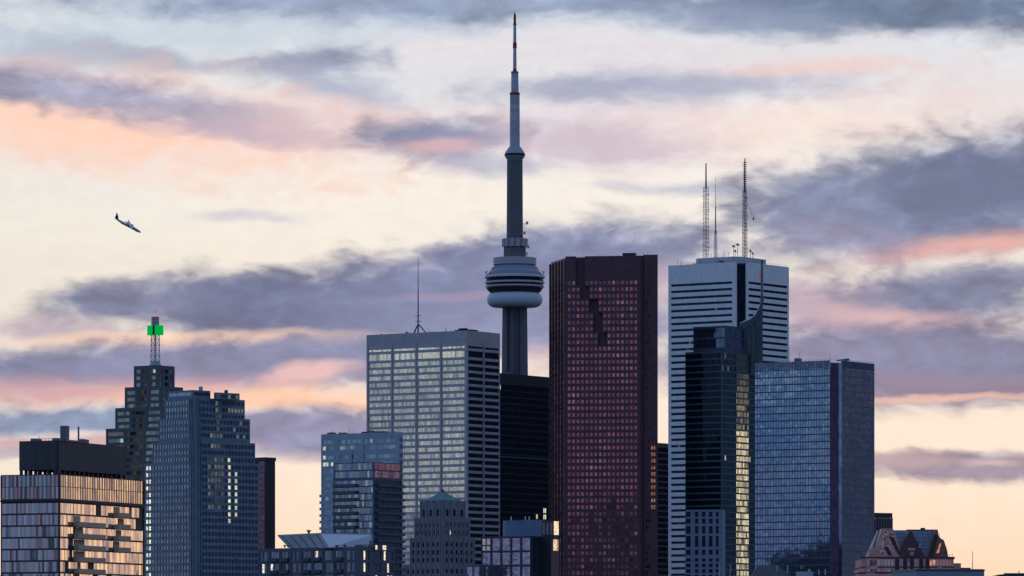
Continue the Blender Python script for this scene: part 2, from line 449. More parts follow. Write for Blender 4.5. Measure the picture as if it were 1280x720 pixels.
M = {}
M['steel'] = wall('brushed_steel', (.36, .38, .44), .45, .1, (2.2, 3.68, .12), metal=.25)
M['marble'] = wall('white_marble', (.62, .68, .74), .5, .06, (1.6, 4, .12))
M['granite'] = wall('red_granite', (.086, .048, .066), .45, .1, (2.4, 3.6, .2), spec=.25)
M['dark'] = wall('dark_cladding', (.022, .027, .040), .5, .12)
M['darkblue'] = wall('blue_grey_cladding', (.055, .085, .13), .5, .12, (1.5, 3.4, .3))
M['bluepanel'] = wall('pale_blue_panel', (.25, .345, .43), .45, .1, (2, 3, .15))
M['concrete'] = wall('concrete', (.22, .24, .27), .85, .15)
M['stone'] = wall('limestone', (.17, .19, .23), .9, .25, (1.5, 1, .25))
M['bluestone'] = wall('precast_concrete', (.14, .19, .30), .8, .12, (2, 3, .1))
M['beige'] = wall('beige_balcony', (.46, .33, .24), .7, .15)
M['copper'] = wall('green_copper', (.06, .155, .175), .6, .25)
M['metal'] = wall('painted_metal', (.12, .13, .15), .5, .1)
M['palemetal'] = wall('pale_metal', (.35, .38, .43), .5, .1)
M['red'] = wall('red_paint', (.20, .02, .03), .5, .1)
M['white'] = wall('white_paint', (.62, .64, .68), .5, .05)
M['pink'] = wall('pink_granite', (.55, .27, .26), .6, .2, (1.2, 1.1, .35))
M['teal'] = wall('teal_spandrel', (.03, .075, .11), .35, .12, (1.5, 3.4, .2))
M['slate'] = wall('slate_roof', (.10, .14, .22), .4, .2, (1.4, 1.4, .25))
G_ = {}
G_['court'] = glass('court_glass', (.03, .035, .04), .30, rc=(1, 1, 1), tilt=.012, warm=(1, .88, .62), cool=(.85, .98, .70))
G_['dark'] = glass('dark_glass', (.008, .012, .02), .03, tilt=.02, rc=(.22, .32, .5))
G_['black'] = glass('black_glass', (.008, .012, .022), .0, tilt=.01, rc=(.16, .18, .26))
G_['blue'] = glass('blue_glass', (.02, .04, .085), .42, rc=(.55, .78, .95), tilt=.006, wav=.018, ws=.09)
G_['navy'] = glass('navy_glass', (.015, .025, .045), .16, rc=(.55, .75, 1), tilt=.03)
G_['gold'] = glass('condo_glass', (.03, .035, .05),   .60, tilt=.05, rough=.03, rc=(1, 1, 1))
G_['green'] = glass('green_glass', (.02, .04, .05), .35, rc=(.6, .85, .95), tilt=.02, wav=.03, ws=.08)
G_['rose_sheen'] = glass('rose_sheen_glass', (.03, .012, .02), .26, rc=(1, .68, .82), tilt=.03, warm=(1, .50, .50), cool=(.9, .52, .70))  # pink sky reflection put into the tint and emission colours
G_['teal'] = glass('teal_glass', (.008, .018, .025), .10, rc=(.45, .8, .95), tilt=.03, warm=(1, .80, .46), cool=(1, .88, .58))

rnd = random.random

def roof_bits(root, T, z_, n, fr=(.05, .95, .05, .5), h=1.0):
    for i in range(n):
        m_ = MB(); u = T.x0 + T.L * (fr[0] + (fr[1] - fr[0]) * rnd()); v = T.y0 + T.W * (fr[2] + (fr[3] - fr[2]) * rnd()); q = rnd()
        if q < .45:
            w_ = .6 + 1.6 * rnd(); e_ = h * (.5 + 1.2 * rnd()); m_.box(u, u + w_ * 1.6, v, v + w_, z_, z_ + e_); m_.box(u + .1, u + w_, v + .1, v + w_ * .8, z_ + e_, z_ + e_ + .15); m_.build('cooling_unit', M['metal'], root)
        elif q < .75: m_.tube((u, v, z_), (u, v, z_ + h * (1.5 + 2.2 * rnd())), .10, .06, 5); m_.build('rod_antenna', M['metal'], root)
        else: m_.lathe([(.3, z_), (.3, z_ + .7 * h), (.55, z_ + .75 * h), (.55, z_ + h), (.1, z_ + 1.15 * h)], 8, u, v); m_.build('roof_vent', M['palemetal'], root)
def roof_rail(root, T, z_, h=1.1, k=24, ins=.8):
    m_ = MB(); a, b, c, d_ = T.x0 + ins, T.x1 - ins, T.y0 + ins, T.y1 - ins
    for p, q in (((a, c), (b, c)), ((b, c), (b, d_))):
        m_.tube((*p, z_ + h), (*q, z_ + h), .05, n=4)
        for i in range(k + 1): f = i / k; x_, y_ = p[0] + (q[0] - p[0]) * f, p[1] + (q[1] - p[1]) * f; m_.tube((x_, y_, z_ - .3), (x_, y_, z_ + h), .04, n=4)
    m_.build('railing', M['metal'], root)

# ================================================================== the communications tower
def cn_tower():
    D = 4000; k = D / F
    t = thing('communications_tower', 'very tall slender concrete tower with round observation pod and needle antenna', 'tower', 643.5, D)
    zz = lambda py: Z(py, D)
    conc = wall('tower_concrete', (.105, .115, .14), .85, .2, (40, 6, .08))
    light = wall('tower_light_concrete', (.44, .46, .52), .7, .1)
    def yshape(r, rc, w, z_):      # three legs around a hexagonal core
        pts = []
        for i in range(3):
            a = R(-90 + 60 + 120 * i)
            ux, uy = cos(a), sin(a); vx, vy = -uy, ux
            pts += [(ux * r - vx * w, uy * r - vy * w, z_), (ux * r + vx * w, uy * r + vy * w, z_)]
            b = a + R(60); pts += [(cos(b - R(22)) * rc, sin(b - R(22)) * rc, z_), (cos(b + R(22)) * rc, sin(b + R(22)) * rc, z_)]
        return pts
    s = MB(); rings = []
    for z_, r, rc, w in ((0, 33, 12, 3.5), (60, 22, 9.5, 3.2), (130, 14.5, 8.6, 3), (zz(640), 10.8, 8, 2.9), (zz(470), 9.9, 7.6, 2.8), (zz(383), 9.2, 7.2, 2.7)):
        rings.append(yshape(r, rc, w, z_))
    s.loft(rings); s.build('shaft', conc, t)
    g_ = MB()      # dark lift glazing strip in the recess
    for sx, wd in ((-4.6, .5), (3.2, .35), (.6, .25)):
        y_ = -8.0
        g_.box(sx - wd, sx + wd, y_ - .4, y_, zz(470), zz(386))
    g_.build('lift_glazing', G_['dark'], t)
    p = MB(); p.lathe([(8 , zz(384.5)), (17, zz(383.8)), (19.3, zz(382)), (20.6, zz(379)), (21.1, zz(375)), (20.8, zz(371)), (19.6, zz(368)), (18, zz(366.4)), (8, zz(366.2))], 64)
    p.build('radome', wall('radome_white', (.40, .47, .58), .5, .06), t, True)
    p = MB(); p.lathe([(18, zz(366.1)), (19.2, zz(365.4)), (21.6, zz(360.5)), (21.6, zz(359.5)), (18, zz(359.4))], 64); p.build('pod_soffit', M['dark'], t, True)
    for a, b, r0, r1 in ((359.3, 357.3, 22.0, 22.2), (354.6, 352.3, 22.4, 22.6), (347.6, 344.2, 22.9, 22.6)):
        p = MB(); p.lathe([(10, zz(a)), (r0, zz(a)), (r1, zz(b)), (10, zz(b))], 64); p.build('deck_ring', light, t, True)
    for a, b, r0 in ((357.25, 354.65, 21.2), (352.25, 347.65, 21.6)):
        p = MB(); n = 60
        for i in range(n):
            a0, a1 = 2 * pi * i / n, 2 * pi * (i + 1) / n
            p.quad([(r0 * cos(a0), r0 * sin(a0), zz(a)), (r0 * cos(a1), r0 * sin(a1), zz(a)), (r0 * cos(a1), r0 * sin(a1), zz(b)), (r0 * cos(a0), r0 * sin(a0), zz(b))])
        p.build('window', G_['black'], t)
    p = MB(); p.lathe([(10, zz(344.1)), (20.3, zz(344.1)), (19.4, zz(340)), (16.5, zz(334)), (15, zz(331.5)), (10, zz(331.4))], 48)
    rf = p.build('pod_roof', wall('pod_roof_metal', (.18, .22, .32), .5, .1), t)
    ribs = MB()
    for i in range(48):
        a = 2 * pi * i / 48; ribs.tube((20.5 * cos(a), 20.5 * sin(a), zz(343.5)), (16.7 * cos(a), 16.7 * sin(a), zz(334)), .18, n=4)
    ribs.build('roof_rib', M['metal'], rf)
    p = MB(); p.lathe([(8, zz(331.3)), (16.3, zz(331.3)), (16.4, zz(322.6)), (15.6, zz(322.4)), (8, zz(322.4))], 48); p.build('roof_drum', wall('drum_metal', (.36, .36, .40), .6, .1), t, True)
    for sx in (-1, 1):
        q = MB(); q.tube((sx * 20, -3, zz(344)), (sx * 22.5, -3, zz(340.5)), .25); q.tube((sx * 22.5, -3, zz(340.5)), (sx * 20.5, -3, zz(339.5)), .25)
        q.tube((sx * 20, 3, zz(344)), (sx * 22, 3, zz(339.2)), .2); q.build('cleaning_crane', M['metal'], t)
    s = MB(); s.loft([[(r * cos(R(60 * i + 30 - 90)), r * sin(R(60 * i + 30 - 90)), z_) for i in range(6)] for r, z_ in ((8.6, zz(322.3)), (8.2, zz(308)), (6.2, zz(297)), (5.9, zz(200)))])
    us = s.build('upper_shaft', conc, t)
    s = MB()
    for i in range(6):
        a = R(60 * i + 30); m_ = (cos(a), sin(a)); v_ = (-sin(a), cos(a))
        for q in (-1, 1):
            c_ = (m_[0] * 8.2 + v_[0] * q * 2.3, m_[1] * 8.2 + v_[1] * q * 2.3)
            s.hexa([(c_[0] + m_[0] * e * .7 + v_[0] * f * 1.9, c_[1] + m_[1] * e * .7 + v_[1] * f * 1.9, z_) for z_ in (zz(308.5), zz(298.5)) for e, f in ((1, -1), (1, 1), (-1, 1), (-1, -1))])
    s.build('antenna_panel', wall('panel_white', (.30, .31, .36), .6, .1), t)
    for (dx, py) in ((9.3, 279.5), (7.3, 292), (10.2, 309.5), (8.8, 318)):
        s = MB(); s.tube((dx - 3.5, -4, zz(py + 1)), (dx, -4, zz(py + 1)), .25); s.box(dx - .9, dx + .9, -5, -3.2, zz(py + 1.5), zz(py - 2)); s.build('dish_antenna', M['palemetal'], t)
    p = MB(); p.lathe([(5.6, zz(200.5)), (5.9, zz(199.5)), (7.5, zz(196)), (7.7, zz(192.5)), (7.3, zz(190.5)), (4.6, zz(184)), (3.6, zz(183))], 32)
    sp = p.build('upper_pod', wall('upper_pod_metal', (.24, .27, .34), .5, .12), t)
    q = MB(); q.lathe([(7.72, zz(195)), (7.82, zz(194.5)), (7.85, zz(192.8)), (7.7, zz(192.3))], 32, cap=False); q.build('window', G_['dark'], sp)
    sec = [(183, 119, 3.85, 3.7, 'w'), (119, 116, 3.8, 3.9, 'r'), (116, 91.5, 2.9, 2.7, 'w'), (91.5, 89.5, 2.9, 2.9, 'm'), (89.5, 86.5, 1.5, 1.5, 'r'), (86.5, 60, 1.35, 1.25, 'w'), (60, 53.5, 1.5, 1.45, 'r'), (53.5, 31, 1.2, 1.1, 'w'), (31, 29.5, 1.4, 1.4, 'm'), (29.5, 18, 1.0, .9, 'r'), (18, 14, .5, .15, 'r')]
    mm = {'w': wall('mast_grey', (.34, .38, .45), .45, .2, (99, 3, .35)), 'r': M['red'], 'm': M['metal']}
    mast = MB(); mast.tube((0, 0, zz(183)), (0, 0, zz(16)), .5, .1, 8); mo = mast.build('antenna_mast', M['metal'], t)
    for a, b, r0, r1, c in sec:
        q = MB(); q.lathe([(r0, zz(a)), (r1, zz(b))], 12); q.build('mast_section', mm[c], mo)
cn_tower()

# ================================================================== steel tower with lit ribbons of windows
def court_tower():
    D = 2925
    t = thing('office_tower', 'grey steel office tower with wide pale lit window ribbons and thin roof antenna', 'office tower', 583.5, D, 35)
    T = Tier(t, 583.5, D, 459, 624)
    zt = T.z(413); H = 0.0
    c = MB(); T.core(c, 0, zt - .6); c.build('core', M['dark'], t)
    w = MB(); pitch = 3.70
    z1 = T.z(438)
    rows = rows_down(T.z(449.5), pitch, 2.25, 60)
    rows += [(T.z(446.5), T.z(438)), (T.z(434.8), T.z(432.3))]
    rows[-2] = (T.z(446.0), T.z(438.3))
    bl = bays_even(T.L, 4, 1.6, 1.7, 1.3); br = bays_even(T.W, 2, .8, 1.3, .8)
    clad(w, T.fl, rows, bl, .5, 0, zt, ext=.5); clad(w, T.fr, rows, br, .5, 0, zt)
    w.box(T.x0, T.x1, T.y1, T.y1 + .5, 0, zt); w.box(T.x0 - .5, T.x0, T.y0, T.y1 + .5, 0, zt)
    for u in [0.75] + [b[1] + .85 for b in bl[:-1]]: w.slab(T.fl, u - .45, u + .45, 0, zt - 5.6, .5, .9)
    w.slab(T.fr, br[0][1] + .35, br[0][1] + .95, 0, zt - 5.6, .5, .9)
    # thin vertical standing seams on the blank crown
    for i in range(46):
        u = (i + .5) * T.L / 46; w.slab(T.fl, u - .06, u + .06, zt - 6.2, zt - .02, .5, .62)
    w.build('wall', M['steel'], t)
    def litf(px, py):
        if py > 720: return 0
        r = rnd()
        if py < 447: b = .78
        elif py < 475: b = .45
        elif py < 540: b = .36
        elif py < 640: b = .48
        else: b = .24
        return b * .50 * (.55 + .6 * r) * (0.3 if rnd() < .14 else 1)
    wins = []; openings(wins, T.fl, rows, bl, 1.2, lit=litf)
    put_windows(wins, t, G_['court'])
    wins = []; openings(wins, T.fr, rows, br, 1.4, lit=None)
    put_windows(wins, t, G_['dark'], 'side_window')
    rf = MB(); T.core(rf, zt - .58, zt - .5, -.01)
    rf.box(T.x1 - 11, T.x1 - 1, T.y0 + 4, T.y0 + 12, zt - .5, zt + .9); rf.box(T.x1 - 8, T.x1 - 3, T.y0 + 3, T.y0 + 5, zt + .9, zt + 1.6)
    roof_bits(t, T, zt - .5, 14, h=1.3)
    rf.box(T.x1 - 22, T.x1 - 13, T.y0 + 6, T.y0 + 12, zt - .5, zt + .3)
    rf.build('roof', M['dark'], t)
    a = MB(); D2 = D + 24; ax = T.x0 + T.L * .43; ay = T.y0 + 8
    zb = zt - .5
    a.tube((ax, ay, zb), (ax, ay, Z(362, D2)), .45, .3); a.tube((ax, ay, Z(362, D2)), (ax, ay, Z(320, D2)), .26, .12)
    for i in range(3):
        an = R(30 + 120 * i + 5); a.tube((ax + 5.4 * cos(an), ay + 5.4 * sin(an), zb), (ax, ay, Z(404, D2)), .35)
    a.build('antenna', M['metal'], t)
    for py in (394, 401):
        b = MB(); b.tube((ax - 3.2, ay + 1.8, Z(py, D2)), (ax + 3.2, ay - 1.8, Z(py, D2)), .2); b.build('antenna_crossbar', M['metal'], t)
court_tower()

# ================================================================== white marble tower with black strips
def marble_tower():
    D = 3200
    t = thing('office_tower', 'white marble tower with black window strips, dark corner slot and roof masts', 'office tower', 928, D, 35)
    T = Tier(t, 928, D, 836, 984.5)
    zt = T.z(327); n = 4.4      # n: notch size at the corner
    w = MB(); c = MB()
    c.box(T.x0, T.x1 - n, T.y0, T.y1, 0, zt - .5); c.box(T.x1 - n, T.x1, T.y0 + n, T.y1, 0, zt - .5)
    c.build('core', M['dark'], t)
    fl = Face(t, (T.x0, T.y0), (1, 0), (0, -1), T.L - n); fr = Face(t, (T.x1, T.y0 + n), (0, 1), (1, 0), T.W - n)
    rows = rows_down(T.z(351), 3.93, 1.5, 60)
    bl = [(2.0, fl.len - 2.6)]; br = [(1.6, fr.len - 1.0)]
    clad(w, fl, rows, bl, .6, 0, zt); clad(w, fr, rows, br, .6, 0, zt)
    w.box(T.x1 - n - .0, T.x1 - n + .5, T.y0 + .0, T.y0 + n - .6, 0, zt - 1); w.box(T.x1 - n + .5, T.x1, T.y0 + n - .5, T.y0 + n, 0, zt - 1)
    w.box(T.x0, T.x1 + .6, T.y1, T.y1 + .6, 0, zt)
    w.build('wall', M['marble'], t)
    g1 = MB(); g1.grid(Face(t, (T.x1 - n + .5, T.y0 + .0), (.7071, .7071), (.7071, -.7071), 5.2), 0, 5.3, 0, zt - 1.2, .0, 4, 60); g1.build('corner_glazing', G_['black'], t)
    ls = MB(); ls.box(T.x0 - 1.2, T.x0 - .01, T.y0 + 1.4, T.y1, 0, zt - .9); ls.build('side_wall', M['dark'], t)
    wins = []; openings(wins, fl, rows, bl, 1.6, lit=lambda px, py: .08 * rnd() if rnd() < .03 else 0); openings(wins, fr, rows, br, 1.6)
    put_windows(wins, t, G_['dark'])
    roof_bits(t, T, zt - .6, 16, h=1.8); roof_rail(t, T, zt, 1.0, 40, .3)
    # penthouse
    ph = MB(); i = 8.5
    x0, x1, y0, y1 = T.x0 + i + 5, T.x1 - i + 2.0, T.y0 + i - 3, T.y1 - i - 2
    c_ = 4
    ph.prism([(x0 + c_, y0), (x1 - c_, y0), (x1, y0 + c_), (x1, y1 - c_), (x1 - c_, y1), (x0 + c_, y1), (x0, y1 - c_), (x0, y0 + c_)], zt - .5, Z(320.5, D + 10))
    ph.build('penthouse', wall('penthouse_panel', (.42, .5, .6), .6, .1, (3, 5, .2)), t)
    zr = Z(320.5, D + 10); k = D / F; co, si = t['_c'], t['_s']
    def loc(px, D_):
        wx, wy = X(px, D_) - t.location.x, D_ - t.location.y; return co * wx - si * wy, si * wx + co * wy
    # left mast
    ax, ay = loc(882.5, 3225); m_ = MB(); lattice(m_, ax, ay, zr, Z(234, 3225), 2.6, 2.2, 2.4, .12, .08); m_.tube((ax, ay, Z(236, 3225)), (ax, ay, Z(204, 3225)), .55, .35)
    for j in range(26): 
        zz = zr + 2 + j * 1.55; an = rnd() * 6.28; m_.tube((ax, ay, zz), (ax + 2.6 * cos(an), ay + 2.6 * sin(an), zz), .14, n=4)
    m_.build('antenna_mast', M['metal'], t)
    ax, ay = loc(931, 3222); m_ = MB(); lattice(m_, ax, ay, zr - 1, Z(238, 3222), 2.0, 1.8, 2.2, .14, .1); m_.tube((ax, ay, Z(240, 3222)), (ax, ay, Z(198, 3222)), .6, .3)
    for j in range(15):
        zz = Z(240, 3222) + j * 1.28; m_.lathe([(.5, zz - .3), (1.45, zz), (.5, zz + .3)], 8, ax, ay)
    for j in range(24):
        zz = zr + 8 + j * 1.3; an = rnd() * 6.28; m_.tube((ax, ay, zz), (ax + 1.9 * cos(an), ay + 1.9 * sin(an), zz), .2, n=4)
    m_.tube((ax, ay, Z(246, 3222)), (ax + 5.5 * co, ay + 5.5 * si, Z(273, 3222)), .1, n=4); m_.box(ax + 5.2 * co - .3, ax + 5.2 * co + .5, ay + 5.2 * si - .3, ay + 5.2 * si + .3, Z(275, 3222), Z(272, 3222))
    m_.build('antenna_mast', M['metal'], t)
    ax, ay = loc(894.5, 3225); m_ = MB(); lattice(m_, ax, ay, zr, Z(289, 3225), 1.5, 1.0, 2.4, .1); m_.tube((ax, ay, Z(291, 3225)), (ax, ay, Z(258, 3225)), .42, .3); m_.tube((ax, ay, Z(258, 3225)), (ax, ay, Z(222, 3225)), .18, .08)
    m_.build('antenna_mast', M['metal'], t)
    for px, py, s_ in ((917, 308, 1.3), (922, 306, 1.5), (919, 314, 1.0), (938, 314, 1.0), (941, 317, .8)):
        ax, ay = loc(px, 3222); m_ = MB(); m_.tube((ax, ay, zr - 1), (ax, ay, Z(py - 2, 3222)), .15, n=4)
        m_.lathe([(.1, Z(py + 1, 3222)), (s_, Z(py, 3222)), (.1, Z(py - 2, 3222))], 8, ax, ay); m_.tube((ax - s_ * 1.2, ay, Z(py - 1, 3222)), (ax + s_ * 1.2, ay, Z(py + 2, 3222)), .13, n=4)
        m_.build('dish_antenna', M['metal'], t)
    for px, h in ((905, 5), (889, 4), (911, 5), (847, 4), (851, 3), (866, 3), (952, 3)):
        ax, ay = loc(px, 3235); m_ = MB(); m_.tube((ax, ay, zt - 1), (ax, ay, (zr if 873 < px < 945 else zt) + h), .12, n=4); m_.build('rod_antenna', M['metal'], t)
    # red round emblem at the top of the right face
    e = MB(); cz = T.z(342); fu = None
    for j in range(600):
        u = j * fr.len / 600
        if fr.photo(u, cz)[0] > 950.5: fu = u; break
    n_ = 20
    ring = [(fu + 2.0 * cos(2 * pi * q / n_), cz + 2.0 * sin(2 * pi * q / n_)) for q in range(n_)]
    A = [(*fr.p(u, .62), z_) for u, z_ in ring]; B = [(*fr.p(u, .8), z_) for u, z_ in ring]
    e.loft([A, B]); eo = e.build('round_emblem', lamp('red_sign_light', (.55, .06, .07), .55), t)
    e = MB()
    for du in (-.9, 0, .9): e.slab(fr, fu + du - .16, fu + du + .16, cz - .3, cz + .9, .8, .86)
    e.slab(fr, fu - 1.1, fu + 1.1, cz - 1.0, cz - .6, .8, .86)
    e.build('emblem_mark', M['white'], eo)
marble_tower()

# ================================================================== red granite tower with stepped slot
def granite_tower():
    D = 2845
    t = thing('office_tower', 'dark red granite tower with small rosy square windows and stepped slot', 'office tower', 800, D, 8)
    T = Tier(t, 800, D, 707, 822)
    # plan (local): near-left chamfer, main face, right return
    co, si = t['_c'], t['_s']
    def loc(px, D_):
        wx, wy = X(px, D_) - t.location.x, D_ - t.location.y; return co * wx - si * wy, si * wx + co * wy
    x0 = T.x0; Pl = loc(688.5, 2885); Pr = (0.0, 0.0)
    zt = T.z(319.5)
    bR = loc(824, 2872); bk = 46
    dep = 2.2
    # wall modules on the main face: columns of 5.5 px, rows of 8.25 px
    fm = Face(t, (x0, dep), (1, 0), (0, -1), -x0)
    P_ = 3.56; rows = rows_down(T.z(352) + .6, P_, 1.9, 60)
    nb = 16; m0 = 1.4
    bays = bays_even(fm.len, nb, m0 - .2, .95, 1.6)
    body = MB(); body.prism([(x0, dep), (0, dep), (2.6, 5.2), (3.4, 9.5), (bR[0] - 2, bR[1]), (bR[0] - 8, bk), (Pl[0] + 4, bk), (Pl[0], Pl[1] + .6)], 0, zt - .4)
    body.build('core', M['granite'], t)
    # stepped slot, in photo x of the top face
    slot = [(722, 730, 319, 358), (729, 738, 357, 374), (737, 745, 373, 394), (742.5, 751, 393, 413), (746.5, 757, 412, 428.5)]
    def inslot(px, py):
        return any(a - .5 <= px <= b + .5 and c <= py <= d_ for a, b, c, d_ in slot)
    w = MB(); wins = []
    allrows = rows + [(zt - 3.0 - 3.6 * 5 + 100, 0)] if False else rows
    edges_u = [0] + [ (bays[i][1] + bays[i + 1][0]) / 2 for i in range(nb - 1)] + [fm.len]
    zed = [0] + [ (rows[i][1] + rows[i + 1][0]) / 2 for i in range(len(rows) - 1)] + [rows[-1][1] + .85]
    top = zed[-1]; extra = []
    while top < zt - .2: extra.append((top, min(zt, top + P_))); top += P_
    def litg(px, py):
        return 0.0
    for j in range(nb):
        a, b = edges_u[j], edges_u[j + 1]; p, q = bays[j]
        for i in range(len(rows)):
            z0, z1 = zed[i], zed[i + 1]; px, py = fm.photo((a + b) / 2, (z0 + z1) / 2)
            if inslot(px, py): continue
            r0, r1 = rows[i]
            w.slab(fm, a, b, z0, r0, 0, dep); w.slab(fm, a, b, r1, z1, 0, dep)
            w.slab(fm, a, p, r0, r1, 0, dep); w.slab(fm, q, b, r0, r1, 0, dep)
            k = 1.0 if py > 415 else max(0.0, (py - 345) / 80)
            m_ = MB(); l = (.02 + .12 * rnd() ** 2) * k * (.35 + .9 * (.5 + .5 * sin(px * .11 + 2.1 * sin(py * .023))) * (.6 + .4 * sin(py * .05 + px * .03)))  # rosy sky reflection put in as faint emission, fading towards the top
            if 60 < 0: pass
            if py < 415 and rnd() < .22: l += .12 * rnd()
            m_.quad([(*fm.p(p, dep - .25), r0), (*fm.p(q, dep - .25), r0), (*fm.p(q, dep - .25), r1), (*fm.p(p, dep - .25), r1)], None, l * (.45 + .0009 * (900 - py)) )
            m_.score = 10 - abs(i - 30) * .01
            wins.append(m_)
        for z0, z1 in extra:
            px, py = fm.photo((a + b) / 2, (z0 + z1) / 2)
            if inslot(px, py): continue
            w.slab(fm, a, b, z0, z1, 0, dep)
    w.build('wall', M['granite'], t)
    put_windows(wins, t, G_['rose_sheen'])
    # left chamfer with vertical granite fins and windows between
    ux, uy = x0 - Pl[0], 0 - Pl[1]; L2 = math.hypot(ux, uy); ux /= L2; uy /= L2
    fc = Face(t, Pl, (ux, uy), (uy, -ux) if uy < 0 else (uy, -ux), L2)
    fc = Face(t, Pl, (ux, uy), (uy, -ux), L2)
    fin = MB(); nf = 5
    gl = MB()
    for i in range(nf + 1):
        u = i * L2 / nf; u = min(max(u, .35), L2 - .35); fin.slab(fc, u - .35, u + .35, 0, T.z(323), -.5, 1.0)
    for z_a, z_b in rows: fin.slab(fc, 0, L2, z_b, z_b + P_ - 1.9, -.6, .15)
    fin.slab(fc, 0, L2, rows[-1][1] + P_ - 1.9, T.z(323.2), -.6, .2)
    fin.build('corner_fins', M['granite'], t)
    gl.grid(fc, 0, L2, 60, T.z(340), -.3, nf * 2, len(rows), lambda px, py: (.16 if py > 430 else .03) * rnd()); gl.build('corner_glazing', G_['rose_sheen'], t)  # rosy reflection on the chamfer panes, also as emission
    # right return: dark recess, then a flat wing with low windows whose warm reflection is put in as emission
    rs = MB(); rs.box(.05, 2.4, dep + .6, 5, 0, zt - .8)
    f3 = Face(t, (2.6, 5.2), (0, 1), (1, 0), 1)
    ww = MB(); wx0, wx1 = loc(806, 2852)[0], loc(823.5, 2852)[0]; fy = dep + 1.2
    f4 = Face(t, (wx0, fy), (1, 0), (0, -1), wx1 - wx0)
    ww.prism([(wx0, fy), (wx1, fy), (wx1 - 7.5, bk - 2), (wx0 - 8, bk - 2)], 0, T.z(317.8)); ww.build('side_wing', M['granite'], t)
    v = []
    for r0, r1 in rows:
        for u in (.2, .36, .58, .76):
            px, py = f4.photo(u * f4.len, r0)
            on = (u > .5 and 560 < py < 637)
            m_ = MB(); m_.grid(f4, u * f4.len - .42, u * f4.len + .42, r0, r1, .05, 1, 1, lambda a, b: (.18 + .16 * rnd()) if on else .0)
            if on or (u < .5 and rnd() < .5): v.append(m_)
    put_windows(v, t, glass('amber_glass', (.02, .01, .012), .05, rc=(.6, .4, .4), warm=(1, .42, .2), cool=(1, .5, .3)), 'side_window')
    rf = MB(); rf.box(x0 + 30, x0 + 37, 8, 14, zt - .4, zt + 2.2); rf.box(x0 + 24, x0 + 43, 7, 15, zt - .4, zt + .6); rf.build('roof_plant', M['dark'], t)
    for q_ in range(12):
        m_ = MB(); u = x0 + 3 + rnd() * 44; m_.tube((u, 6, zt - .4), (u, 6, zt + .8 + 1.4 * rnd()), .1, n=4); m_.build('rod_antenna', M['metal'], t)
granite_tower()

# ================================================================== black glass slabs
def black_slab():
    D = 3080
    t = thing('office_tower', 'plain black glass tower between the steel tower and the red granite tower', 'office tower', 600, D, 35)
    T = Tier(t, 600, D, 560, 694); zt = T.z(464.2)
    w = MB(); T.core(w, 0, zt - .3); w.build('core', M['dark'], t)
    wb = MB(); T.ring(wb, zt - 6.5, zt, .5); bb = wall('black_band', (.012, .014, .02), .6, .1); wb.build('roof_band', bb, t); wb = MB(); wb.box(T.x1 + .33, T.x1 + .5, T.y0, T.y1, Z(572.5, D + 30), Z(571.2, D + 30)); wb.build('facade_band', M['darkblue'], t)
    wins = []
    rows = rows_down(zt - 6.8, 3.75, 2.7, 80)
    def lt(px, py):
        if px > 670 and 636 < py < 650 and rnd() < .25: return 1.0
        return .6 if (624 < px < 627 and 483 < py < 488) else 0
    openings(wins, T.fr, rows, [(0.3, T.W - .3)], 1.5, lit=lt); put_windows(wins, t, G_['black']); roof_bits(t, T, zt - .3, 8, h=1.2)
    mu = MB(); n = 48
    for i in range(n + 1):
        u = i * T.W / n; mu.slab(T.fr, u - .07, u + .07, 60, zt - 6.6, .05, .32)
    mu.build('mullions', wall('black_steel', (.014, .017, .026), .5, .1), t)
black_slab()
def black_slab2():
    D = 3330
    t = thing('office_tower', 'low black tower slice between the red granite tower and the marble tower', 'office tower', 800, D, 35)
    T = Tier(t, 800, D, 770, 848); zt = T.z(552)
    w = MB(); T.core(w, 0, zt); w.build('wall', M['dark'], t)
    wins = []; openings(wins, T.fr, rows_down(zt - 3, 3.7, 2.6, 80), [(.3, T.W - .3)], 1.5); put_windows(wins, t, G_['black'])
black_slab2()

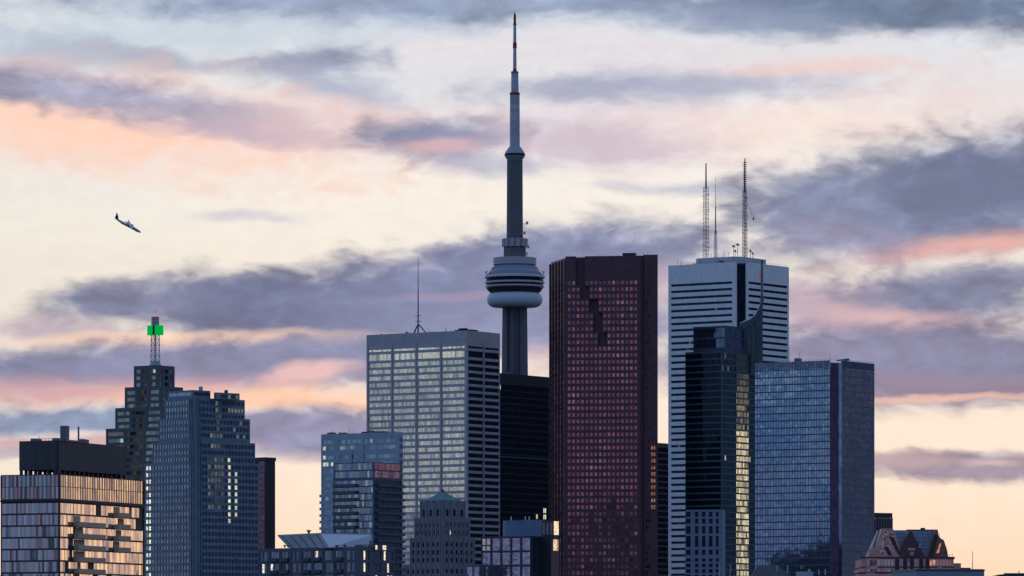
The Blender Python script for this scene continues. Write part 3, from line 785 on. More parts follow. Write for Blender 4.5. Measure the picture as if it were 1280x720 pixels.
# ================================================================== stepped tower with green sign mast
def stepped_tower():
    D = 3030
    t = thing('office_tower', 'stepped grey tower crowned by a lattice mast with a lit green box', 'office tower', 204, D, 35)
    tiers = [(204, 3000, 133, 250, 533.5), (203, 3006, 144.7, 241, 508), (201, 3012, 156.6, 228, 482.5), (197, 3020, 168, 217.5, 456.5)]
    mat = wall('stepped_tower_stone', (.085, .105, .14), .7, .12, (3, 3.7, .2)); pw = []
    gm_ = glass('mirror_office_glass', (.02, .025, .03), .22, rc=(.75, .9, .8), tilt=.05, warm=(1, .85, .5), cool=(.5, 1, .6))
    w = MB(); c = MB(); zprev = 0; dk = []
    for i, (cx, D_, l, r, py) in enumerate(tiers):
        T = Tier(t, cx, D_, l, r); z1 = Z(py, D_); z0 = 0 if i == 0 else zprev
        T.core(c, z0, z1 - .4)
        rows = rows_down(z1 - 2.2, 3.75, 2.1, max(z0, 90) + .5)
        if rows:
            bl = bays_even(T.L, 3, 1.2, 2.2); br = bays_even(T.W, 3, 1.2, 2.2)
            clad(w, T.fl, rows, bl, .5, z0, z1, ext=.5); clad(w, T.fr, rows, br, .5, z0, z1)
            for j, b in enumerate(bl): openings(dk if j == 1 else pw, T.fl, rows, [b], 2.2, lit=lambda a, b_: (.55 if rnd() < .02 else .05 * rnd()))
            openings(pw, T.fr, rows, [br[0], br[2]], 2.2, lit=lambda a, b_: (.4 if rnd() < .03 else .03 * rnd())); openings(dk, T.fr, rows, [br[1]], 2.2)
        zprev = z1 - .4
    c.build('core', M['dark'], t); w.build('wall', mat, t)
    put_windows(pw, t, gm_); put_windows(dk[:95], t, G_['black'], 'recessed_window')
    T = Tier(t, 197, 3020, 168, 217.5); zt = Z(456.5, 3020)
    cx, cy = (T.x0 + T.x1) / 2 + .8, (T.y0 + T.y1) / 2; Dm = 3040
    m_ = MB(); lattice(m_, cx, cy, zt - .4, Z(399, Dm), 3.8, 2.8, 3.0, .24, .15)
    mo = m_.build('lattice_mast', wall('galvanised_steel', (.30, .34, .44), .5, .1), t)
    b = MB(); b.lathe([(3.4, zt - .3), (3.4, zt + 1.2), (2.2, zt + 1.4), (2.2, zt + 3)], 12, cx, cy); b.build('mast_base', M['palemetal'], mo)
    b = MB(); zz = lambda p: Z(p, Dm)
    for py in (407, 404, 401, 399): b.lathe([(1.6, zz(py)), (2.25, zz(py) + .1), (2.25, zz(py) + .7), (1.6, zz(py) + .8)], 12, cx, cy)
    b.lathe([(1.5, zz(408)), (1.5, zz(399)), (.9, zz(397.5))], 10, cx, cy); b.build('mast_head', M['palemetal'], mo)
    b = MB(); b.lathe([(.9, zz(397.4)), (1.0, zz(396)), (.4, zz(395))], 10, cx, cy); b.build('beacon', lamp('red_beacon_light', (1, .12, .15), 1.2), mo)
    b = MB(); b.tube((cx, cy, zz(395)), (cx, cy, zz(387)), .08); b.build('lightning_rod', M['palemetal'], mo)
    gm2 = lamp('green_sign_light', (.0, .46, .07), .85)
    for sx0, sx1, sy0, sy1 in ((-3.9, -.1, -2.6, -2.2), (1.7, 3.9, -2.6, -2.2), (-3.9, 3.9, 2.2, 2.6), (-4.2, -3.91, -2.1, 2.1), (3.91, 4.2, -2.1, 2.1)):
        b = MB(); b.box(cx + sx0, cx + sx1, cy + sy0, cy + sy1, zz(420.3), zz(408.3)); b.build('green_sign_panel', gm2, mo)
    b = MB(); b.box(cx - .05, cx + 1.65, cy - 2.5, cy - 2.2, zz(420.3), zz(408.3)); b.build('sign_frame', M['dark'], mo)
stepped_tower()

# ================================================================== blue-grey stepped tower in front
def blue_tower():
    D = 2700; th = 46
    t = thing('office_tower', 'blue grey stepped tower with notched corners and a few lit windows', 'office tower', 245, D, th)
    tiers = [(245, 2700, 181.5, 323, 577), (244.5, 2703, 191, 318.5, 551), (244, 2706, 198.5, 312, 521), (243, 2711, 206, 305.5, 497)]
    mat = wall('blue_grey_granite', (.135, .19, .26), .5, .12, (1.6, 3.5, .3)); w = MB(); c = MB(); wl, wr = [], []
    zprev = 0
    gl = glass('blue_office_glass', (.03, .045, .06), .34, rc=(.7, .88, 1), tilt=.02, wav=.05, ws=.05, warm=(1, .88, .55), cool=(.8, 1, .75))
    gr = glass('shade_office_glass', (.02, .03, .045), .14, rc=(.6, .8, 1), tilt=.02, wav=.03, ws=.05, warm=(1, .85, .5), cool=(.75, 1, .7))
    def litr(px, py):
        r = rnd()
        if 572 < py < 652 and 282.5 < px < 287.5: return .55 + .4 * r
        if 592 < py < 645 and 291 < px < 296: return .45 + .4 * r
        if 572 < py < 640 and 257 < px < 280: return .13 * r
        if 543 < py < 560 and 262 < px < 280: return .2 * r
        if py < 522 and 285 < px and r < .22: return .15
        if py < 548 and 285 < px and r < .25: return .13
        if py < 545 and 268 < px < 276: return .18 * r
        return .25 if r > .992 else 0
    def litl(px, py):
        if 183 < px < 189.5 and py > 570: return .5 + .5 * rnd() if rnd() < .8 else .1
        if py < 520: return .05 * rnd()
        return .3 if rnd() > .994 else .03 * rnd()
    for i, (cx, D_, l, r, py) in enumerate(tiers):
        T = Tier(t, cx, D_, l, r); z1 = Z(py, D_); z0 = zprev; T.core(c, z0, z1 - .4)
        zl = max(z0, 90)
        rows = rows_down(z1 - 1.3, 3.45, 2.0, zl + .3)
        nl = int(T.L / 2.4); nr = int(T.W / 2.4)
        bl = bays_even(T.L, nl, .9, .5, 3.2); br = bays_even(T.W, nr, 3.2, .5, .9)
        clad(w, T.fl, rows, bl, .35, z0, z1, ext=.35); clad(w, T.fr, rows, br, .35, z0, z1)
        # one window part per floor run of the face
        for a, b in rows:
            for grp in range(0, nl, 6):
                m_ = MB()
                for p, q in bl[grp:grp + 6]: m_.grid(T.fl, p, q, a, b, .05, 1, 1, litl)
                wl.append(m_)
            for grp in range(0, nr, 6):
                m_ = MB()
                for p, q in br[grp:grp + 6]: m_.grid(T.fr, p, q, a, b, .05, 1, 1, litr)
                wr.append(m_)
        for s_, f_ in ((T.L - 2.9, T.fl), (T.W * .0 + 1.6, T.fr)):
            for k in range(2): w.slab(f_, s_ + k * 1.3 - .25, s_ + k * 1.3 + .25, z0, z1, .35, 1.1)
        zprev = z1 - .4
    # crowns: two blocks with a dark gap
    roof_bits(t, T, z1 - .4, 10, h=1.2)
    for l, cc, r, py, D_ in ((210, 241, 262.5, 487.5, 2715), (268, 271, 299, 490.5, 2716)):
        T = Tier(t, cc, D_, l, r); z1 = Z(py, D_); T.core(c, zprev, z1 - .3)
        rows = rows_down(z1 - 1.0, 3.45, 1.75, zprev)
        clad(w, T.fl, rows, [(.6, T.L - .6)], .35, zprev, z1, ext=.35); clad(w, T.fr, rows, [(.6, T.W - .6)], .35, zprev, z1)
        openings(wl, T.fl, rows, [(.6, T.L - .6)], 1.8, lit=litl); openings(wr, T.fr, rows, [(.6, T.W - .6)], 1.8, lit=litr)
    c.build('core', M['dark'], t); w.build('wall', mat, t)
    put_windows(wl, t, gl, 'window_band'); put_windows(wr, t, gr, 'side_window_band')
    T = Tier(t, 243, 2720, 225, 262); q = MB(); q.box(T.x0 + 9, T.x0 + 10.5, T.y0 + 5, T.y0 + 6.5, Z(489, 2720), Z(482.5, 2720)); q.build('roof_vent', M['palemetal'], t)
    q = MB(); T = Tier(t, 271, 2716, 268, 299); q.box(T.x1 + .0 - 1, T.x1 + .3, T.y0 + 6, T.y0 + 7.3, Z(491, 2716), Z(487, 2716)); q.build('roof_vent', M['dark'], t)
blue_tower()

def slab_behind():
    D = 3200
    t = thing('office_tower', 'narrow dark slab with a rosy glass stripe behind the blue grey stepped tower', 'office tower', 332, D, 40)
    T = Tier(t, 332, D, 300, 344); zt = T.z(571.5)
    w = MB(); T.core(w, 0, zt - .2); T.ring(w, zt - 2, zt, .4)
    w.slab(T.fl, 0, T.L * .70, 0, zt - 2.1, 0, .4); w.slab(T.fl, T.L - .6, T.L, 0, zt - 2.1, 0, .4)
    w.build('wall', wall('dark_brown_cladding', (.035, .035, .05), .6, .12), t)
    wins = []; openings(wins, T.fl, rows_down(zt - 2.4, 3.6, 3.2, 80), [(T.L * .70 + .1, T.L - .7)], 1.6, lit=None); put_windows(wins, t, glass('dull_rose_glass', (.10, .055, .07), .12, rc=(.9, .6, .65), tilt=.03))
slab_behind()

# ================================================================== condominium with golden glass at the left edge
def gold_condo():
    D = 1400; th = 24
    t = thing('apartment_tower', 'glass apartment block with golden reflections and dark rooftop box at left edge', 'apartment tower', 74, D, th)
    T = Tier(t, 74, D, 1.5, 179.5); zt = T.z(592.5)
    c = MB(); T.core(c, 0, zt - .3); c.build('core', M['dark'], t)
    w = MB(); pitch = 14.7 * D / F
    ztop = T.z(628.5); rows = rows_down(ztop, pitch, pitch - .45, 62)
    rows2 = [(T.z(623), T.z(608.2)), (T.z(607.6), T.z(593.6))]
    bl = [(.15, T.L - .2)]
    u1, u2 = T.W * .16, T.W * .48; u3, u4 = T.W * .63, T.W * .78
    br_top = [(.2, T.W - .2)]
    clad(w, T.fl, rows + rows2, bl, .25, 0, zt, ext=.25); clad(w, T.fr, rows + rows2, br_top, .25, 0, zt)
    for f_ in (T.fl, T.fr): w.slab(f_, 0, f_.len + (.7 if f_ is T.fl else 0), T.z(626.5), T.z(624.2), .25, .7)
    n = int(T.L / 1.25)
    for i in range(n + 1): w.slab(T.fl, i * T.L / n - .05, i * T.L / n + .05, T.z(622.9), T.z(593.7), .25, .36)
    n = int(T.W / 1.35)
    for i in range(n + 1): w.slab(T.fr, i * T.W / n - .05, i * T.W / n + .05, T.z(622.9), T.z(593.7), .25, .36)
    w.build('wall', M['dark'], t)
    wl = []; openings(wl, T.fl, rows + rows2, [(.15, T.L * .5), (T.L * .5, T.L - .2)], .62); put_windows(wl, t, glass('condo_shade_glass', (.05, .06, .08), .34, tilt=.05, rough=.05, rc=(.95, .97, 1)))
    wr = []; openings(wr, T.fr, rows2, [(.2, T.W - .2)], 1.1, lit=lambda a, b: 0)
    for a, b in rows:
        uu = .2
        while uu < T.W - 1:
            e = min(T.W - .2, uu + 1.2 + 2.2 * rnd())
            if rnd() < .9: m_ = MB(); m_.grid(T.fr, uu, e, a, b, .05, max(1, round((e - uu) / 1.1)), 1); wr.append(m_)
            uu = e + (.25 if rnd() < .3 else 0)
    put_windows(wr, t, G_['gold'], 'side_window')
    # balconies on the right face
    for a, b in rows:
        for p, q, pr in ((u1, u2, .9), (u3, u4, .8)):
            if pr and (q - p) and rnd() < pr:
                m_ = MB(); m_.slab(T.fr, p, q, a - .35, a - .1, .26, 1.7); m_.slab(T.fr, p, q, a - .1, a + .95, 1.55, 1.7); m_.slab(T.fr, p, p + .12, a - .1, a + .95, .26, 1.55); m_.slab(T.fr, q - .12, q, a - .1, a + .95, .26, 1.55)
                m_.slab(T.fr, p + rnd() * 3, p + 3 + rnd() * 3, a - .1, b - .1, .12, .22)
                m_.build('balcony', M['beige'], t)
    # rooftop box on stilts
    B = Tier(t, 71, D + 4, 24, 158); s = MB(); B.core(s, B.z(587), B.z(550.5)); s.slab(B.fr, .5, .9, B.z(587), B.z(550), 0, .25); so_ = s.build('rooftop_box', wall('charcoal_screen', (.04, .05, .065), .6, .12, (1.2, 60, .3)), t)
    s = MB()
    for f_ in (B.fl, B.fr, B.fb, B.fw):
        k = max(2, int(f_.len / 2.6))
        for i in range(k + 1): s.slab(f_, max(0, i * f_.len / k - .3), i * f_.len / k + .3, zt - .3, B.z(587), -1.0, -.3)
    s.box(B.x0 + 10, B.x1 - 3, B.y0 + 4, B.y1 - 2, zt - .3, B.z(587.2)); s.build('stilts', M['dark'], so_)
    roof_bits(t, B, B.z(550.6), 12, h=.7)
    s = MB(); s.box(B.x1 - 1.2 , B.x1 + .5, B.y0 + 4.0, B.y0 + 6.0, B.z(551), Z(532.5, D + 9)); s.build('flue', M['metal'], t)
    s = MB(); co = t['_c']; s.tube((B.x1 + 0, B.y0 + 12, B.z(551)), (B.x1 + 0, B.y0 + 12, Z(533.5, D + 16)), .25); s.box(B.x1 - 2, B.x1 + .2, B.y0 + 1, B.y0 + 17, B.z(550.5), B.z(548.5)); s.build('roof_plant', M['metal'], t)
    s = MB()
    for i in range(9): s.tube((B.x0 + 3 + i * 1.1, B.y0 + 1, B.z(550.5)), (B.x0 + 3 + i * 1.1, B.y0 + 1, B.z(547.5)), .05, n=4)
    s.tube((B.x0 + 3, B.y0 + 1, B.z(547.5)), (B.x0 + 12, B.y0 + 1, B.z(547.5)), .06, n=4); s.build('railing', M['palemetal'], t)
gold_condo()

# ================================================================== twin glass condos
def condo_back():
    D = 2370
    t = thing('apartment_tower', 'pale blue panelled apartment tower behind the shorter balconied one', 'apartment tower', 497.5, D, 33)
    T = Tier(t, 497.5, D, 402, 503); zt = T.z(540)
    c = MB(); T.core(c, 0, zt - .3); c.build('core', M['darkblue'], t)
    w = MB(); P_ = 3.1; rows = rows_down(T.z(567), P_, 1.7, 60)
    rows_t = [(T.z(560.5), T.z(555.5)), (T.z(552.5), T.z(547.5))]
    L = T.L; allr = rows + rows_t
    bl = [(L * .02, L * .16), (L * .24, L * .55), (L * .56, L - 1.2)]
    clad(w, T.fl, allr, bl, .4, 0, zt, ext=.4); clad(w, T.fr, allr, [(.6, T.W - .6)], .4, 0, zt)
    w.slab(T.fl, L * .36, L * .41, T.z(600), T.z(560), .4, .7); w.slab(T.fl, L * .50, L * .56, T.z(600), T.z(560), .4, .7)
    w.build('wall', M['bluepanel'], t)
    wl = []
    def lt(px, py):
        if px < 424 and 560 < py < 584: return .55 * (rnd() < .55)
        return .12 if rnd() < .04 else 0
    openings(wl, T.fl, allr, bl, 1.5, lit=lt); openings(wl, T.fr, allr, [(.6, T.W - .6)], 2); put_windows(wl, t, G_['green'])
    for k in range(10):
        z_ = T.z(616 + k * 8.2); m_ = MB(); m_.box(T.x0 - 1.4, T.x0 - .01, T.y0 + .2, T.y0 + 4, z_ - 1.2, z_); m_.build('balcony', M['bluepanel'], t)
    roof_bits(t, T, zt - .3, 8, h=.9); r = MB(); r.box(T.x1 - 22, T.x1 - 10, T.y0 + 3, T.y0 + 8, zt - .3, zt + .8); r.box(T.x1 - 33, T.x1 - 31, T.y0 + 3, T.y0 + 5, zt - .3, zt + .7); r.build('roof_plant', M['dark'], t)
condo_back()
def condo_front():
    D = 2200
    t = thing('apartment_tower', 'dark green glass apartment tower with stacked balconies and rosy glass top', 'apartment tower', 467, D, 35)
    T = Tier(t, 467, D, 417.5, 501); zt = T.z(577.5)
    c = MB(); T.core(c, 0, zt - .3); c.build('core', M['teal'], t)
    w = MB(); P_ = 2.9
    rt = [(T.z(596.5), T.z(588.5)), (T.z(586.8), T.z(578.6))]; rows = rows_down(T.z(600), P_, 2.35, 60)
    clad(w, T.fl, rows + rt, [(.2, T.L - .3)], .3, 0, zt, ext=.3); clad(w, T.fr, rows + rt, [(.2, T.W - .2)], .3, 0, zt); w.build('wall', M['darkblue'], t)
    wl = []; openings(wl, T.fl, rows + rt, [(.2, T.L * .62), (T.L * .62, T.L - .3)], 1.0, lit=lambda a, b: .5 if rnd() < .004 else (.14 if rnd() < .05 else 0)); put_windows(wl, t, glass('condo_green_glass', (.03, .05, .065), .28, rc=(.75, .92, 1), tilt=.05))
    wr = []; openings(wr, T.fr, rows, [(.2, T.W - .2)], 1.3, lit=lambda a, b: .9 if rnd() < .006 else 0); put_windows(wr, t, G_['navy'], 'side_window')
    wr = []
    openings(wr, T.fr, rt[1:], [(.2, T.W - .2)], 1.0, lit=lambda a, b: .03 + .10 * rnd()); openings(wr, T.fr, rt[:1], [(.2, T.W - .2)], 1.0, lit=lambda a, b: .03 + .12 * rnd())
    put_windows(wr, t, G_['rose_sheen'], 'penthouse_window')
    bm = wall('green_balcony', (.05, .085, .10), .4, .2)
    for a, b in rows:
        m_ = MB(); m_.slab(T.fl, .3, T.L * .58, a - .3, a + .9, .35, 1.6); m_.build('balcony', bm, t)
        m_ = MB(); m_.slab(T.fr, 1.5, T.W + 1.0, a - .3, a + .8, .35, 1.7); m_.build('balcony', bm, t)
condo_front()

# ================================================================== low block with flared white roof screen
def flared_block():
    D = 1700
    t = thing('apartment_block', 'dark mid-rise block topped by a flared pale roof canopy', 'apartment block', 446, D, 36)
    T = Tier(t, 446, D, 323, 492); zt = T.z(683.5)
    c = MB(); T.core(c, 0, zt - .2); c.build('core', M['darkblue'], t)
    w = MB(); P_ = 15.2 * D / F; rows = rows_down(T.z(688), P_, P_ - 1.0, 55)
    bl = bays_even(T.L, 9, .8, .9); br = bays_even(T.W, 3, .8, .9)
    clad(w, T.fl, rows, bl, .35, 0, zt, ext=.35); clad(w, T.fr, rows, br, .35, 0, zt)
    w.build('wall', wall('slate_blue_cladding', (.07, .095, .14), .6, .15), t)
    wl = []; openings(wl, T.fl, rows, bl, .9, lit=lambda a, b: (.9 if rnd() < .008 else 0)); openings(wl, T.fr, rows, br, .9, lit=lambda a, b: 1.0 if rnd() < .10 else 0); put_windows(wl, t, glass('midrise_glass', (.03, .045, .06), .2, rc=(.75, .9, 1), tilt=.05, cool=(1, .9, .8)))
    for a, b in rows:
        for i in (1, 2, 4, 5, 7): m_ = MB(); m_.slab(T.fl, bl[i][0], bl[i][1], a - .3, a - .05, .36, 1.5); m_.slab(T.fl, bl[i][0], bl[i][1], a - .05, a + .85, 1.42, 1.5); m_.build('balcony', M['teal'], t)
    # raised attic with lit windows
    A = Tier(t, 468, D - 1 + 6, 441, 486); m_ = MB(); A.core(m_, zt - .2, A.z(680.5)); m_.build('attic', M['darkblue'], t)
    wl = []; openings(wl, A.fr, [(A.z(687), A.z(681.5))], [(.5, A.W - .5)], 1.0, lit=lambda a, b: 1.0 if rnd() < .45 else 0); openings(wl, A.fl, [(A.z(683.2), A.z(681.2))], [(.5, A.W - .5)], 1.0); put_windows(wl, t, glass('attic_glass', (.03, .04, .05), .2, cool=(1, .9, .7)), 'attic_window')
    # flared roof: narrow at the foot, wide at the top
    def q(px, D_, py):
        wx, wy = X(px, D_) - t.location.x, D_ - t.location.y; co, si = t['_c'], t['_s']
        return (co * wx - si * wy, si * wx + co * wy, Z(py, D_))
    foot = [q(363, D + 24, 685), q(412, D + 3, 685), q(459, D + 13, 685), q(440, D + 34, 685)]
    top = [q(347, D + 26, 668), q(401, D + 4, 668.5), q(465, D + 14, 669.8), q(448, D + 42, 667)]
    top = [(a, b, Z(668.3, D + 12)) for a, b, z_ in top]; foot = [(a, b, zt - .2) for a, b, z_ in foot]
    m_ = MB(); m_.loft([foot, top]); lid = [(a, b, z_ + .35) for a, b, z_ in top]
    fo = m_.build('roof_canopy', wall('pale_canopy', (.55, .62, .72), .5, .08), t)
    m_ = MB(); m_.loft([[(a, b, z_ + .01) for a, b, z_ in top], lid]); m_.build('canopy_edge', M['palemetal'], fo)
    m_ = MB()
    for k in range(5):
        f = (k + .5) / 5; a = [foot[0][i] * (1 - f) + foot[1][i] * f for i in range(3)]; b = [top[0][i] * (1 - f) + top[1][i] * f for i in range(3)]
        m_.tube([a[0], a[1] - .05, a[2]], [b[0], b[1] - .05, b[2] - .1], .12, n=4)
    m_.build('canopy_rib', M['metal'], fo)
    for px, s_ in ((386, .7), (356, .5), (360, .45), (421, .5), (431, .55)):
        a, b, z_ = q(px, D + (14 if px == 386 else 3), 668); m_ = MB(); zb = lid[0][2] if px == 386 else zt - .2
        m_.lathe([(s_ * .5, zb), (s_ * .5, zb + s_), (s_, zb + s_ * 1.05), (s_, zb + s_ * 1.7)], 10, a, b); m_.build('roof_vent', M['dark'], t)
flared_block()

# ================================================================== stone tower with green copper roof
def stone_tower():
    D = 2650
    t = thing('stone_tower', 'old stone tower with vertical piers and green pyramid roof', 'stone tower', 553, D, 44)
    tiers = [(553, 2640, 500, 606, 706), (553, 2644, 513, 593, 672.5), (553, 2648, 518.5, 587, 648), (553, 2654, 525.5, 581.5, 626.5)]
    w = MB(); c = MB(); wins = []; zp = 0
    for i, (cx, D_, l, r, py) in enumerate(tiers):
        T = Tier(t, cx, D_, l, r); z1 = Z(py, D_); z0 = zp; T.core(c, z0, z1 - .3)
        if i == 3: rows = [(Z(645, D_), Z(636.5, D_))]; nb = 3
        else: rows = rows_down(z1 - 2, 3.9, 2.3, max(z0, 80) + .5); nb = 6 + (2 if i == 0 else 0)
        gap = 2.2 if i < 3 else 3.2
        for f_ in (T.fl, T.fr):
            b = bays_even(f_.len, nb, 2.0, gap)
            clad(w, f_, rows, b, .5, z0, z1, ext=.5 if f_ is T.fl else 0); openings(wins, f_, rows, b, 9, lit=lambda a, b_: 1.5 if rnd() < .012 else 0)
            for j in range(nb + 1):
                u = (0 + b[0][0]) / 2 if j == 0 else ((b[j - 1][1] + b[j][0]) / 2 if j < nb else (b[-1][1] + f_.len) / 2)
                w.slab(f_, u - .4, u + .4, z0, z1 + (.5 if i < 3 else .8), .5, .95)
        T.ring(w, z1 - .28, z1 + .5, .35, .0)
        zp = z1 - .3
    c.build('core', M['stone'], t); w.build('wall', M['stone'], t); put_windows(wins, t, G_['dark'])
    T = Tier(t, 553, 2655, 527, 580); z0 = Z(626.7, 2656); z1 = Z(615.5, 2672); mx, my = (T.x0 + T.x1) / 2, (T.y0 + T.y1) / 2
    m_ = MB(); m_.loft([[(T.x0, T.y0, z0), (T.x1, T.y0, z0), (T.x1, T.y1, z0), (T.x0, T.y1, z0)], [(mx - .6, my - .6, z1), (mx + .6, my - .6, z1), (mx + .6, my + .6, z1), (mx - .6, my + .6, z1)]])
    ro = m_.build('roof', M['copper'], t); m_ = MB(); m_.lathe([(.7, z1), (.8, z1 + .6), (.1, z1 + 1.6)], 8, mx, my); m_.build('finial', M['dark'], ro)
stone_tower()

# ================================================================== block with large mirrored squares
def mirror_block():
    D = 2300
    t = thing('office_block', 'stepped office block with large square mirror windows and blue rounded penthouse', 'office block', 664, D, 26)
    T = Tier(t, 664, D, 602, 681); zt = T.z(670)
    w = MB(); c = MB(); wins = []
    fr = MB()
    stages = [(601.5, 670, 0), (604, 688.5, 1), (583, 706.5, 2)]
    # three stages growing leftwards
    xs = []
    T1 = Tier(t, 664, D, 602, 690); T.core(c, 0, zt - .2)
    cell = T.L / 5; rowh = 17.8 * D / F
    for i in range(9):
        b = zt - .9 - i * rowh
        for j in range(5 if i != 99 else 5):
            u0, u1 = j * cell + .45, (j + 1) * cell - .45
            if i == 0 and j == 0:
                for (p, q, r0, r1) in ((u0, u0 + 1.5, b - 2.7, b), (u0 + 2.1, u1, b - 2.7, b), (u0, u0 + 1.5, b - rowh + 1, b - 3.3), (u0 + 2.1, u1, b - rowh + 1, b - 3.3)): m_ = MB(); m_.grid(T.fl, p, q, r0, r1, .06, 1, 1, lambda a, b_: .15); wins.append(m_)
                continue
            m_ = MB(); m_.grid(T.fl, u0, u1, b - rowh + .9, b, .06, 3, 6); wins.append(m_)
            for k in range(1, 6): fr.slab(T.fl, u0, u1, b - rowh * k / 6 - .04, b - rowh * k / 6 + .04, .06, .12)
        w.slab(T.fl, 0, T.L, b - rowh, b - rowh + .9, 0, .4)
        for j in range(6): u = j * cell; w.slab(T.fl, max(0, u - .45), min(T.L, u + .45), b - rowh + .9, b, 0, .4)
    w.slab(T.fl, 0, T.L, zt - .9, zt, 0, .4)
    W2 = Tier(t, 600, D - 4, 583, 608)
    W2.core(c, 0, W2.z(707)); 
    m_ = MB()
    for j in range(2): m_.grid(W2.fl, j * W2.L / 2 + .4, (j + 1) * W2.L / 2 - .4, W2.z(723), W2.z(708.5), .06, 3, 6)
    wins.append(m_)
    c.build('core', M['darkblue'], t); w.build('wall', wall('navy_frame', (.035, .05, .08), .5, .1), t); fr.build('mullions', M['darkblue'], t)
    put_windows(wins, t, glass('mirror_glass', (.08, .08, .13), .4, rc=(.85, .85, 1), tilt=.03, cool=(1, .8, .6)))
    s = MB(); rws = rows_down(zt - 1, 4, 3, 80); openings(q := [], T.fr, rws, [(.5, T.W - .5)], 3, lit=lambda a, b_: .0)
    put_windows(q, t, G_['navy'], 'side_window')
    for k in range(7): s.slab(T.fr, k * T.W / 7, k * T.W / 7 + .3, 60, zt, .06, .5)
    s.slab(T.fr, 0, T.W, zt - .9, zt, .06, .5); s.build('side_frame', M['dark'], t)
    # dark annex at right with lit corner windows
    A = Tier(t, 689, D + 6, 664, 699); m_ = MB(); A.core(m_, 0, A.z(672)); m_.build('annex', M['dark'], t)
    P = Tier(t, 676, D + 14, 624, 690); zp = P.z(650); m_ = MB(); r = 5
    pts = [(P.x0 + r * (1 - cos(R(a))), P.y0 + r * (1 - sin(R(a)))) for a in (0, 22, 45, 67, 90)] + [(P.x1, P.y0), (P.x1, P.y1), (P.x0, P.y1)]
    m_.prism(pts, zt - .2, zp); po = m_.build('penthouse', wall('blue_metal_panel', (.10, .17, .29), .45, .1, (5, 9, .25)), t)
    B = Tier(t, 692, D + 6, 677, 698.5); m_ = MB(); B.core(m_, A.z(672), B.z(650.5)); m_.build('plant_room', M['dark'], t)
    m_ = []; openings(m_, B.fl, [(B.z(668), B.z(653))], bays_even(B.L, 3, .5, .7), 1); openings(m_, B.fr, [(B.z(668.5), B.z(651.5))], [(.2, B.W - .2)], 1.6, lit=lambda a, b_: .95); openings(m_, A.fr, [(A.z(688), A.z(674))], [(2, A.W - .5)], 1.6, lit=lambda a, b_: .7 if rnd() < .6 else 0)
    put_windows(m_, t, glass('lit_corner_glass', (.03, .03, .05), .1, warm=(1, .72, .45), cool=(1, .75, .5)), 'plant_window')
    for px in (633, 655, 661): m_ = MB(); k = (X(px, D + 22) - t.location.x); m_.tube((k * t['_c'] - 22 * t['_s'], 22 * t['_c'], zp - .1), (k * t['_c'] - 22 * t['_s'], 22 * t['_c'], zp + 1.9), .22); m_.build('vent_pipe', M['white'], t)
mirror_block()

